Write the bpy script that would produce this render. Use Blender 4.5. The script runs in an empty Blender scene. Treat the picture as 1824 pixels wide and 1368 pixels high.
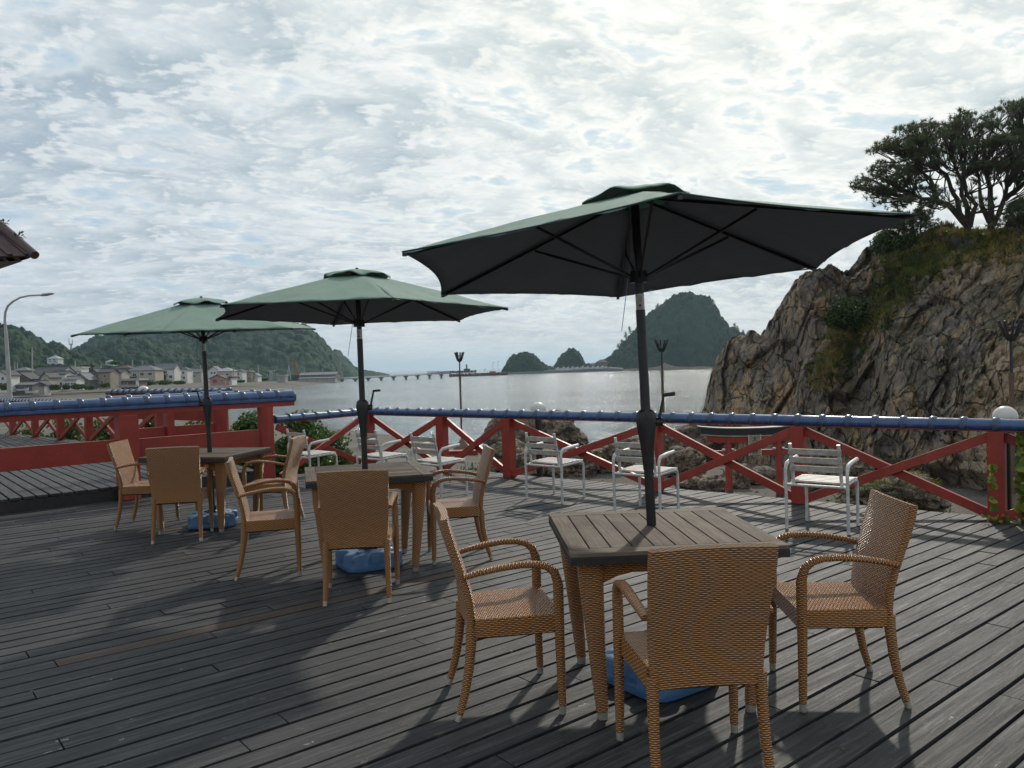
import bpy, math, random
import numpy as np
from mathutils import Vector, Matrix
random.seed(7); RNG = np.random.default_rng(11)
S = bpy.context.scene; COL = S.collection; PI = math.pi; R = math.radians

# ------------------------------------------------------------------ camera
CAM_H = 1.5; PITCH = R(1.165); ROLL = R(-1.64)
cd = bpy.data.cameras.new('camera'); cam = bpy.data.objects.new('camera', cd); COL.objects.link(cam)
cd.sensor_width = 36; cd.lens = 36*1423/1824; cd.clip_end = 60000; cd.clip_start = .05
CM = Matrix.Rotation(PI/2-PITCH, 3, 'X') @ Matrix.Rotation(ROLL, 3, 'Z')
cam.matrix_world = Matrix.Translation((0, 0, CAM_H)) @ CM.to_4x4()
S.camera = cam
def ray(px, py): return CM @ Vector(((px-912)/1423, -(py-684)/1423, -1))
def at(px, py, z=0.):
    d = ray(px, py); t = (z-CAM_H)/d.z; return Vector((d.x*t, d.y*t, z))
def atY(px, py, Y):
    d = ray(px, py); t = Y/d.y; return Vector((d.x*t, Y, CAM_H+d.z*t))

# ------------------------------------------------------------------ light
SUN_AZ = R(19.5); SUN_EL = R(37)
SD = Vector((math.sin(SUN_AZ)*math.cos(SUN_EL), math.cos(SUN_AZ)*math.cos(SUN_EL), math.sin(SUN_EL)))
sl = bpy.data.lights.new('sun', 'SUN'); sl.energy = 2.1; sl.angle = R(1.8); sl.color = (1, .93, .82)
so = bpy.data.objects.new('sun', sl); COL.objects.link(so)
so.rotation_euler = SD.to_track_quat('Z', 'Y').to_euler(); so.location = (10, 30, 30)
S.view_settings.view_transform = 'Standard'; S.view_settings.look = 'None'; S.view_settings.exposure = .18; S.view_settings.gamma = 1

class NT:
    """tiny node-graph writer"""
    def __init__(s, tree): s.t = tree; s.n = tree.nodes; s.l = tree.links
    def node(s, kind, **kw):
        n = s.n.new(kind)
        for k, v in kw.items():
            if k == 'ins':
                for i, x in v.items():
                    if isinstance(x, bpy.types.NodeSocket): s.l.new(x, n.inputs[i])
                    else: n.inputs[i].default_value = x
            else: setattr(n, k, v)
        return n
    def m(s, op, a, b=0., c=0., clamp=False):
        return s.node('ShaderNodeMath', operation=op, use_clamp=clamp, ins={0: a, 1: b, 2: c}).outputs[0]
    def vm(s, op, a, b=(0, 0, 0)):
        n = s.node('ShaderNodeVectorMath', operation=op, ins={0: a, 1: b})
        return n.outputs['Value'] if op in ('DOT_PRODUCT', 'LENGTH') else n.outputs[0]
    def noise(s, vec, scale, detail=4, rough=.55, dist=0., out=0):
        return s.node('ShaderNodeTexNoise', ins={'Vector': vec, 'Scale': scale, 'Detail': detail, 'Roughness': rough, 'Distortion': dist}).outputs[out]
    def vor(s, vec, scale, feature='F1', out='Distance', rand=1.):
        return s.node('ShaderNodeTexVoronoi', feature=feature, ins={'Vector': vec, 'Scale': scale, 'Randomness': rand}).outputs[out]
    def ramp(s, f, stops):
        r = s.node('ShaderNodeValToRGB', ins={0: f}); e = r.color_ramp.elements
        while len(e) < len(stops): e.new(.5)
        for i, (p, c) in enumerate(stops):
            e[i].position = p; e[i].color = (c, c, c, 1) if isinstance(c, (int, float)) else (*c, 1)
        return r.outputs[0]
    def mix(s, f, a, b, blend='MIX'):
        n = s.node('ShaderNodeMix', data_type='RGBA', blend_type=blend)
        for i, x in ((0, f), (6, a), (7, b)):
            if isinstance(x, bpy.types.NodeSocket): s.l.new(x, n.inputs[i])
            elif i == 0: n.inputs[0].default_value = x
            else: n.inputs[i].default_value = (*x, 1)
        return n.outputs[2]
    def xyz(s, x=0., y=0., z=0.): return s.node('ShaderNodeCombineXYZ', ins={0: x, 1: y, 2: z}).outputs[0]
    def sep(s, v): return s.node('ShaderNodeSeparateXYZ', ins={0: v}).outputs

# ------------------------------------------------------------------ sky
W = bpy.data.worlds.new('World'); S.world = W; W.use_nodes = True
g = NT(W.node_tree); g.n.clear()
dirv = g.node('ShaderNodeTexCoord').outputs['Generated']
dx, dy, dz = g.sep(dirv)
zc = g.m('MAXIMUM', dz, 0.)
den = g.m('ADD', zc, .19)
cp = g.xyz(g.m('DIVIDE', dx, den), g.m('DIVIDE', dy, den), 0.)
wv = g.node('ShaderNodeTexNoise', ins={'Vector': g.vm('ADD', cp, (2., 9., 0.)), 'Scale': .9, 'Detail': 3.}).outputs['Color']
cw = g.vm('ADD', cp, g.vm('MULTIPLY', g.vm('SUBTRACT', wv, (.5, .5, .5)), (.45, .35, 0.)))
big = g.noise(g.vm('ADD', cp, (3.1, -1.7, .4)), .62, 3, .5, .2)
rot = g.node('ShaderNodeVectorRotate', ins={'Vector': cw, 'Angle': R(-24)}).outputs[0]
bands = g.vm('MULTIPLY', rot, (1., 1.45, 1.))
def field(off):
    c = g.noise(g.vm('ADD', bands, (7.3+off, 2.2+off*.6, 0)), 3.9, 9, .58, .1)
    v = g.vor(g.vm('ADD', g.vm('MULTIPLY', cw, (1., 1.25, 1.)), (off, off*.5, 0)), 6.5)
    f2 = g.noise(g.vm('ADD', cw, (1.3+off, 5.2, 2)), 12., 5, .58, .2)
    return g.m('ADD', g.m('MULTIPLY', c, .86), g.m('ADD', g.m('MULTIPLY', v, -.085), g.m('ADD', g.m('MULTIPLY', f2, .16), g.m('MULTIPLY', big, .16))))
f0 = field(0.); f1 = field(.022)
cover = g.ramp(f0, [(.39, 0.), (.50, 1.)])
slope = g.m('MULTIPLY_ADD', g.m('SUBTRACT', f0, f1), 8., .5, clamp=True)
mass = g.noise(g.vm('ADD', g.vm('MULTIPLY', cp, (1., .8, 1.)), (.6, 1.9, 3.)), .95, 4, .55, .3)
thick = g.ramp(g.m('MULTIPLY_ADD', mass, .62, g.m('SUBTRACT', f0, .31)), [(.45, 0.), (.70, 1.)])
shade = g.mix(thick, (.64, .685, .715), (.365, .440, .505))
shade = g.mix(g.m('MULTIPLY', g.ramp(slope, [(.45, 0.), (.95, 1.)]), .75), shade, (.735, .755, .76))
sd = g.m('MAXIMUM', g.vm('DOT_PRODUCT', dirv, tuple(SD)), 0.)
glow = g.m('POWER', sd, 4.5)
glow2 = g.m('POWER', sd, 60.)
sky = g.node('ShaderNodeTexSky', sky_type='NISHITA', sun_disc=False, sun_elevation=SUN_EL, sun_rotation=SUN_AZ)
skyc = g.mix(1., sky.outputs[0], (.05, .05, .05), 'MULTIPLY')
blue = g.mix(.12, (.43, .56, .67), skyc)
cloud = g.mix(cover, blue, shade)
gl = g.m('MULTIPLY_ADD', glow, .36, .97)
lit = g.vm('MULTIPLY', cloud, g.xyz(g.m('MULTIPLY', gl, g.m('MULTIPLY_ADD', glow, .075, .955)), g.m('MULTIPLY', gl, .985), g.m('MULTIPLY', gl, g.m('MULTIPLY_ADD', glow, -.15, 1.02))))
rim = g.m('MULTIPLY', g.ramp(f0, [(.46, 0.), (.505, 1.), (.56, 0.)]), g.m('MULTIPLY', glow, .45))
lit = g.mix(rim, lit, (1.15, 1.10, 1.0))
lit = g.mix(g.m('MULTIPLY', glow2, .35), lit, (1.5, 1.4, 1.25))
horiz = g.m('POWER', g.m('SUBTRACT', 1., zc, clamp=True), 15.)
hz = g.mix(g.m('ADD', g.m('MULTIPLY', dx, .9), .45, clamp=True), (.50, .545, .58), (.76, .72, .63))
fin = g.mix(g.m('MULTIPLY', horiz, .80), lit, hz)
below = g.m('LESS_THAN', dz, -.002)
fin = g.mix(below, fin, (.30, .33, .36))
SKY_K = 10.
sc = g.mix(1., fin, (SKY_K, SKY_K, SKY_K), 'MULTIPLY')
bg = g.node('ShaderNodeBackground', ins={'Color': sc, 'Strength': .1})
ow = g.node('ShaderNodeOutputWorld'); g.l.new(bg.outputs[0], ow.inputs[0])

# ------------------------------------------------------------------ materials
MATS = {}
def mat(name, base=(.5, .5, .5), rough=.6, metal=0., spec=.5, coat=0., fn=None):
    if name in MATS: return MATS[name]
    m = bpy.data.materials.new(name); m.use_nodes = True; MATS[name] = m
    g = NT(m.node_tree); b = g.n['Principled BSDF']
    b.inputs['Base Color'].default_value = (*base, 1); b.inputs['Roughness'].default_value = rough
    b.inputs['Metallic'].default_value = metal; b.inputs['Specular IOR Level'].default_value = spec; b.inputs['Coat Weight'].default_value = coat
    if fn: fn(g, b)
    return m
def setc(g, b, col=None, rough=None, bump=None, dist=.01, strength=1.):
    if col is not None: g.l.new(col, b.inputs['Base Color'])
    if rough is not None: g.l.new(rough, b.inputs['Roughness'])
    if bump is not None:
        n = g.node('ShaderNodeBump', ins={'Height': bump, 'Distance': dist, 'Strength': strength}); g.l.new(n.outputs[0], b.inputs['Normal'])
def OBJC(g): return g.node('ShaderNodeTexCoord').outputs['Object']
def POS(g): return g.node('ShaderNodeNewGeometry').outputs['Position']
def UVC(g): return g.node('ShaderNodeTexCoord').outputs['UV']
def RNDA(g): return g.node('ShaderNodeAttribute', attribute_name='rnd').outputs['Fac']
def mottled(name, a, b_, rough=.6, scale=8., bump=.004, spec=.5, coat=0., metal=0., detail=5, bs=None, st=(.35, .65)):
    def fn(g, b):
        o = OBJC(g); n = g.noise(o, scale, detail, .6)
        setc(g, b, g.mix(g.ramp(n, [(st[0], 0.), (st[1], 1.)]), a, b_), None, g.noise(o, bs or scale*4, 5, .6), bump)
    return mat(name, a, rough, metal, spec, coat, fn)

def f_deck(g, b):
    o = OBJC(g); r = RNDA(g)
    st = g.vm('MULTIPLY', g.vm('ADD', o, g.xyz(g.m('MULTIPLY', r, 37.), 0., 0.)), (1.2, 24., 4.))
    gr = g.noise(st, 1.6, 9, .70, 1.1)
    blot = g.noise(o, 1.3, 5, .6); fineb = g.noise(o, 14, 5, .7)
    c = g.mix(r, (.028, .030, .033), (.064, .063, .062))
    c = g.mix(g.ramp(gr, [(.38, .9), (.56, 0.)]), c, (.012, .012, .013))
    c = g.mix(g.ramp(gr, [(.54, 0.), (.70, .8)]), c, (.135, .132, .128))
    crk = g.noise(g.vm('MULTIPLY', g.vm('ADD', o, g.xyz(g.m('MULTIPLY', r, 91.), 0., 0.)), (1.6, 60., 1.)), 1.5, 4, .6, 1.5)
    c = g.mix(g.ramp(crk, [(.30, .95), (.345, 0.)]), c, (.006, .006, .006))
    c = g.mix(g.ramp(blot, [(.50, 0.), (.74, .4)]), c, (.130, .122, .112))
    c = g.mix(g.ramp(g.noise(o, .45, 4, .6), [(.42, .55), (.6, 0.)]), c, (.028, .030, .033))
    c = g.mix(g.ramp(fineb, [(.60, 0.), (.75, .5)]), c, (.17, .165, .155))
    c = g.mix(g.ramp(g.vor(g.vm('ADD', o, g.vm('MULTIPLY', g.xyz(fineb, blot, 0.), (.3, .3, 0.))), 7.), [(.035, .85), (.06, 0.)]), c, (.42, .41, .38))
    knots = g.ramp(g.vor(g.vm('MULTIPLY', o, (1.1, 5.2, 1)), 1.0), [(.045, 1.), (.075, 0.)])
    c = g.mix(g.m('MULTIPLY', knots, .7), c, (.018, .015, .013))
    red = g.m('GREATER_THAN', r, .995)
    c = g.mix(g.m('MULTIPLY', red, .6), c, (.075, .042, .028))
    setc(g, b, c, g.m('MULTIPLY_ADD', gr, -.50, .86), g.m('ADD', g.m('MULTIPLY', gr, .8), g.m('MULTIPLY', fineb, .3)), .009)
mat('deck_wood', (.09, .09, .09), .5, spec=.34, fn=f_deck)
def f_table(g, b):
    u = UVC(g); r = RNDA(g)
    st = g.vm('ADD', g.vm('MULTIPLY', u, (3., 55., 1.)), g.xyz(g.m('MULTIPLY', r, 31.), 0., 0.))
    gr = g.noise(st, 1., 7, .65, .8)
    c = g.mix(r, (.060, .034, .022), (.185, .140, .100))
    c = g.mix(g.ramp(gr, [(.35, .85), (.6, 0.)]), c, (.035, .025, .019))
    c = g.mix(g.ramp(g.noise(OBJC(g), 5., 4, .6), [(.45, 0.), (.7, .5)]), c, (.19, .155, .12))
    setc(g, b, c, None, gr, .004)
mat('table_wood', (.2, .17, .14), .7, spec=.2, fn=f_table)
def f_wick(g, b):
    ux, uy, _ = g.sep(UVC(g))
    U = g.m('DIVIDE', ux, .0150); V = g.m('DIVIDE', uy, .0078)
    par = g.m('MODULO', g.m('ADD', g.m('FLOOR', V), 4000.), 2.)
    h1 = g.m('MULTIPLY_ADD', g.m('COSINE', g.m('MULTIPLY', g.m('ADD', U, par), PI)), .5, .5)
    fv = g.m('FRACT', g.m('ADD', V, 4000.)); t = g.m('MULTIPLY_ADD', fv, 2., -1.)
    rp = g.m('SUBTRACT', 1., g.m('MULTIPLY', t, t))
    h = g.m('MULTIPLY', rp, g.m('MULTIPLY_ADD', h1, .82, .18))
    n = g.noise(UVC(g), 30., 4, .6)
    c = g.mix(g.ramp(h, [(.08, 0.), (.38, .45), (.90, 1.)]), (.055, .017, .004), (.90, .410, .120))
    c = g.mix(g.ramp(n, [(.38, .45), (.62, 0.)]), c, (.46, .185, .050))
    setc(g, b, c, None, h, .010)
mat('wicker', (.4, .2, .08), .27, spec=.8, fn=f_wick)
mottled('foot_metal', (.30, .27, .20), (.45, .42, .35), .45, 60, .001, metal=.4)
mottled('black_metal', (.012, .011, .011), (.022, .020, .020), .35, 30, .0005, spec=.5)
mottled('table_edge', (.016, .015, .015), (.03, .026, .024), .5, 20, .001)
mottled('steel_grey', (.30, .30, .31), (.42, .41, .41), .35, 20, .0005, metal=.8)
mottled('gold_label', (.42, .35, .22), (.50, .43, .28), .4, 60, .0003, metal=.3)
mottled('label_ink', (.02, .018, .015), (.03, .03, .03), .6, 60, .0003)
def f_cloth(g, b):
    u = OBJC(g); n = g.noise(u, 3., 5, .6); w = g.noise(u, 220., 2, .5)
    c = g.mix(g.ramp(n, [(.35, 0.), (.7, 1.)]), (.092, .185, .135), (.118, .222, .165))
    setc(g, b, c, None, g.m('ADD', g.m('MULTIPLY', n, 2.5), w), .004)
    b.inputs['Sheen Weight'].default_value = .25; b.inputs['Sheen Roughness'].default_value = .5
mat('green_cloth', (.1, .2, .15), .75, spec=.25, fn=f_cloth)
mottled('dark_cloth', (.035, .060, .048), (.06, .09, .075), .8, 8, .004, spec=.3)
mottled('blue_plastic', (.050, .130, .265), (.065, .155, .30), .42, 12, .002, spec=.5)
def f_red(a, b_, dusty):
    def fn(g, b):
        o = OBJC(g); c = g.mix(g.ramp(g.noise(o, 4., 6, .62), [(.35, 0.), (.65, 1.)]), a, b_)
        st = g.noise(g.vm('MULTIPLY', o, (9., 9., .8)), 1.4, 6, .65); c = g.mix(g.ramp(st, [(.55, 0.), (.72, .5)]), c, (.11, .040, .030))
        c = g.mix(g.ramp(g.noise(o, 38., 5, .7), [(.635, 0.), (.665, .85)]), c, (.23, .165, .13))
        up = g.m('MULTIPLY', g.ramp(g.sep(g.node('ShaderNodeNewGeometry').outputs['Normal'])[2], [(.5, 0.), (.8, 1.)]), dusty); c = g.mix(up, c, (.42, .20, .17))
        setc(g, b, c, g.ramp(st, [(.3, .36), (.7, .6)]), g.noise(o, 60., 4, .6), .0015)
    return fn
mat('red_paint', (.3, .04, .02), .42, spec=.45, fn=f_red((.340, .040, .024), (.250, .030, .019), .35))
mat('red_paint_worn', (.3, .04, .02), .42, spec=.45, fn=f_red((.370, .050, .030), (.270, .036, .024), .6))
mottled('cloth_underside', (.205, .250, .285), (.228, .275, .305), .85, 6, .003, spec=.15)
def f_tile(g, b):
    o = OBJC(g); n = g.noise(o, 9, 5, .6); d = g.ramp(g.noise(o, 70, 3, .6), [(.64, 0.), (.72, 1.)])
    c = g.mix(g.ramp(n, [(.35, 0.), (.65, 1.)]), (.016, .048, .140), (.030, .082, .205))
    c = g.mix(g.m('MULTIPLY', d, .5), c, (.015, .02, .03))
    setc(g, b, c, g.ramp(n, [(.3, .13), (.7, .30)]), n, .002)
mat('blue_tile', (.03, .09, .25), .18, spec=.6, coat=.35, fn=f_tile)
mottled('tile_ring', (.018, .042, .105), (.045, .080, .155), .22, 30, .001, spec=.6)
def f_slat(g, b):
    u = UVC(g); r = RNDA(g); n = g.noise(g.vm('ADD', g.vm('MULTIPLY', u, (4., 60., 1.)), g.xyz(g.m('MULTIPLY', r, 20.), 0., 0.)), 1., 6, .65)
    c = g.mix(g.ramp(n, [(.40, 0.), (.62, 1.)]), (.74, .72, .69), (.46, .42, .37))
    setc(g, b, c, None, n, .001)
mat('white_slat', (.6, .58, .55), .42, spec=.5, fn=f_slat)
mottled('worn_slat', (.50, .46, .40), (.32, .28, .23), .6, 14, .001)
mottled('white_metal', (.68, .67, .64), (.46, .43, .39), .4, 26, .0008, spec=.5)
mottled('milk_glass', (.60, .58, .52), (.52, .50, .45), .25, 5, .0005, spec=.5)
mottled('concrete', (.34, .33, .31), (.25, .24, .23), .85, 1.2, .01)
mottled('sea_wall', (.13, .125, .12), (.09, .088, .085), .9, .05, .05)
mottled('rust_red', (.12, .045, .035), (.07, .035, .03), .8, .4, .02)
def f_rock(g, b):
    p = POS(g); n1 = g.noise(p, .22, 6, .6, .4); n2 = g.noise(p, 1.6, 9, .68, .5); n3 = g.noise(g.vm('MULTIPLY', p, (1, 1, .5)), .8, 7, .62, 1.2)
    c = g.mix(g.ramp(n1, [(.40, 0.), (.60, 1.)]), (.52, .395, .270), (.310, .255, .205))
    c = g.mix(g.ramp(g.noise(g.vm('ADD', p, (3., 7., 5.)), .11, 4, .55, .5), [(.44, 0.), (.58, .75)]), c, (.150, .130, .112))
    c = g.mix(g.ramp(n3, [(.52, 0.), (.62, .85)]), c, (.54, .36, .19))
    c = g.mix(g.ramp(n2, [(.34, .80), (.47, 0.)]), c, (.075, .058, .045))
    c = g.mix(g.ramp(g.noise(p, 5.5, 6, .7), [(.56, 0.), (.70, .7)]), c, (.40, .345, .275))
    c = g.mix(g.m('MULTIPLY', g.ramp(g.noise(g.vm('ADD', p, (9., 4., 2.)), .45, 5, .6, .6), [(.56, 0.), (.66, .8)]), g.ramp(n2, [(.4, .3), (.6, 1.)])), c, (.36, .235, .115))
    c = g.mix(g.ramp(g.noise(g.vm('ADD', p, (19., 4., 2.)), .6, 5, .6, .6), [(.58, 0.), (.66, .6)]), c, (.16, .17, .165))
    nz = g.sep(g.node('ShaderNodeNewGeometry').outputs['Normal'])[2]
    moss = g.m('MULTIPLY', g.ramp(nz, [(.35, 0.), (.62, 1.)]), g.ramp(g.noise(p, .5, 5, .6), [(.42, 0.), (.55, 1.)]))
    c = g.mix(g.m('MULTIPLY', moss, .75), c, (.075, .075, .028))
    cr = g.vor(g.vm('ADD', p, g.node('ShaderNodeTexNoise', ins={'Vector': p, 'Scale': .7, 'Detail': 6.}).outputs['Color']), .62, 'DISTANCE_TO_EDGE')
    crk = g.ramp(cr, [(0., 0.), (.035, 1.)])
    cr2 = g.ramp(g.vor(p, 4.2, 'DISTANCE_TO_EDGE'), [(0., .35), (.05, 1.)])
    c = g.mix(crk, g.mix(.55, c, (.03, .025, .02)), c)
    h = g.m('ADD', g.m('MULTIPLY', n2, 1.25), g.m('ADD', g.m('MULTIPLY', crk, .8), g.m('MULTIPLY', cr2, .16)))
    setc(g, b, c, None, h, .30)
mat('rock', (.2, .15, .1), .85, spec=.3, fn=f_rock)
def f_boulder(g, b):
    p = POS(g); n2 = g.noise(p, 3.2, 8, .68, .4)
    c = g.mix(g.ramp(g.noise(p, .9, 5, .6), [(.4, 0.), (.6, 1.)]), (.38, .275, .185), (.23, .19, .155))
    c = g.mix(g.ramp(n2, [(.36, .9), (.52, 0.)]), c, (.045, .035, .03))
    c = g.mix(g.ramp(g.noise(p, 13., 5, .7), [(.56, 0.), (.7, .7)]), c, (.42, .36, .29))
    c = g.mix(g.ramp(g.vor(p, 2.6, 'DISTANCE_TO_EDGE'), [(0., .75), (.05, 0.)]), c, (.03, .024, .02))
    setc(g, b, c, None, g.m('ADD', n2, g.m('MULTIPLY', g.ramp(g.vor(p, 3.2, 'DISTANCE_TO_EDGE'), [(0., 0.), (.08, 1.)]), .3)), .28)
mat('boulder_rock', (.2, .15, .1), .85, spec=.3, fn=f_boulder)
def f_sand(g, b):
    p = POS(g); n = g.noise(p, .25, 6, .6); n2 = g.noise(p, 9, 6, .7); far = g.ramp(g.m('DIVIDE', g.sep(p)[1], 1000.), [(.08, 0.), (.2, 1.)])
    c = g.mix(g.ramp(n, [(.38, 0.), (.62, 1.)]), (.125, .112, .096), (.180, .162, .138))
    c = g.mix(g.ramp(n2, [(.40, .6), (.55, 0.)]), c, (.08, .066, .054))
    c = g.mix(g.ramp(g.vor(p, 6.), [(.10, .7), (.16, 0.)]), c, (.24, .22, .195))
    x, y, z = g.sep(p)
    gr = g.m('MULTIPLY', g.ramp(g.m('ADD', z, 5.), [(1.55, 0.), (1.75, 1.)]), far)
    gg = g.m('MULTIPLY', far, g.ramp(g.noise(p, .06, 5, .6), [(.5, 0.), (.58, 1.)]))
    c = g.mix(g.m('MULTIPLY', gg, .55), c, (.075, .082, .035))
    setc(g, b, c, None, n2, .05)
mat('sand', (.2, .18, .15), .95, spec=.2, fn=f_sand)
def f_water(g, b):
    p = POS(g); q = g.vm('MULTIPLY', p, (1., 1.6, 1.))
    w1 = g.noise(q, .16, 7, .72, .3); w2 = g.noise(q, .9, 5, .7, .3); w3 = g.noise(g.vm('MULTIPLY', p, (.25, 1., 1)), .03, 4, .6)
    c = g.mix(g.ramp(w3, [(.42, 0.), (.6, 1.)]), (.055, .082, .088), (.075, .105, .110))
    setc(g, b, c, g.ramp(w3, [(.3, .12), (.7, .17)]), g.m('ADD', w1, g.m('MULTIPLY', w2, .28)), 1.1)
mat('water', (.02, .04, .05), .12, spec=.5, fn=f_water)
def f_forest(name, lo, hi, sc_):
    def fn(g, b):
        p = POS(g); r = RNDA(g); n = g.noise(p, sc_, 5, .65)
        c = g.mix(r, lo, hi); c = g.mix(g.ramp(n, [(.35, .6), (.6, 0.)]), c, tuple(x*.45 for x in lo))
        c = g.mix(g.ramp(g.noise(p, sc_*.1, 4, .6), [(.5, 0.), (.68, .5)]), c, tuple(x*1.5 for x in hi))
        setc(g, b, c, None, g.noise(p, sc_*2.2, 4, .7), 1.4)
    return mat(name, lo, .9, spec=.15, fn=fn)
f_forest('forest', (.012, .032, .018), (.034, .066, .030), .16)
def leafmat(name, a, b_, rough=.5, trans=.25, spec=.4):
    def fn(g, b):
        r = RNDA(g); c = g.mix(r, a, b_); g.l.new(c, b.inputs['Base Color'])
        t = g.node('ShaderNodeBsdfTranslucent', ins={'Color': c}); mx = g.node('ShaderNodeMixShader', ins={0: trans})
        g.l.new(b.outputs[0], mx.inputs[1]); g.l.new(t.outputs[0], mx.inputs[2]); g.l.new(mx.outputs[0], g.n['Material Output'].inputs[0])
    return mat(name, a, rough, spec=spec, fn=fn)
leafmat('shrub_leaf', (.045, .095, .022), (.10, .16, .04), .45, .3)
leafmat('vine_leaf', (.07, .13, .025), (.30, .33, .05), .45, .45)
leafmat('pine_needle', (.065, .092, .046), (.120, .150, .065), .6, .3, .25)
leafmat('grass_blade', (.12, .14, .035), (.34, .25, .085), .7, .3, .2)
leafmat('bush_leaf', (.030, .060, .018), (.07, .105, .03), .6, .2, .25)
mottled('bark', (.085, .058, .045), (.045, .034, .028), .85, 6, .02)
mottled('torch_wood', (.16, .105, .062), (.10, .068, .045), .8, 5, .006)
mottled('iron', (.018, .017, .018), (.03, .028, .027), .6, 10, .003)
mottled('lamp_pole_paint', (.42, .42, .41), (.34, .33, .33), .5, 3, .001)
mottled('kasagi_black', (.016, .017, .022), (.03, .03, .035), .35, 3, .003)
mottled('tablet_wood', (.30, .27, .20), (.20, .19, .13), .7, 9, .004)
mottled('ledge_white', (.60, .58, .54), (.45, .43, .40), .7, 4, .002)
for nm, a, b_ in (('roof_dark', (.040, .042, .048), (.065, .067, .072)), ('roof_grey', (.11, .115, .125), (.155, .16, .17)), ('roof_light', (.28, .29, .30), (.36, .37, .38)),
                  ('roof_brown', (.095, .055, .045), (.065, .04, .036)),
                  ('wall_white', (.62, .61, .58), (.52, .51, .49)), ('wall_cream', (.42, .38, .31), (.36, .32, .27)), ('wall_tan', (.30, .245, .19), (.25, .21, .16)),
                  ('wall_grey', (.15, .14, .145), (.12, .115, .12)), ('wall_brown', (.13, .09, .065), (.10, .07, .055)), ('wall_pink', (.42, .24, .22), (.36, .21, .19)),
                  ('crane_red', (.30, .05, .035), (.22, .04, .03)), ('hull_white', (.66, .66, .64), (.55, .55, .54))):
    mottled(nm, a, b_, .8, .8, .01)
mottled('window_glass', (.035, .042, .05), (.06, .07, .08), .12, 1., .0005, spec=.6)
mottled('door_brown', (.16, .07, .035), (.12, .055, .03), .7, 2, .005)
mottled('eave_tile', (.095, .045, .040), (.06, .035, .034), .55, 6, .01)
mottled('soffit_cream', (.38, .36, .24), (.30, .29, .20), .8, 2, .004)
mottled('moss', (.05, .055, .018), (.03, .035, .012), .9, 30, .01)

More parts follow.
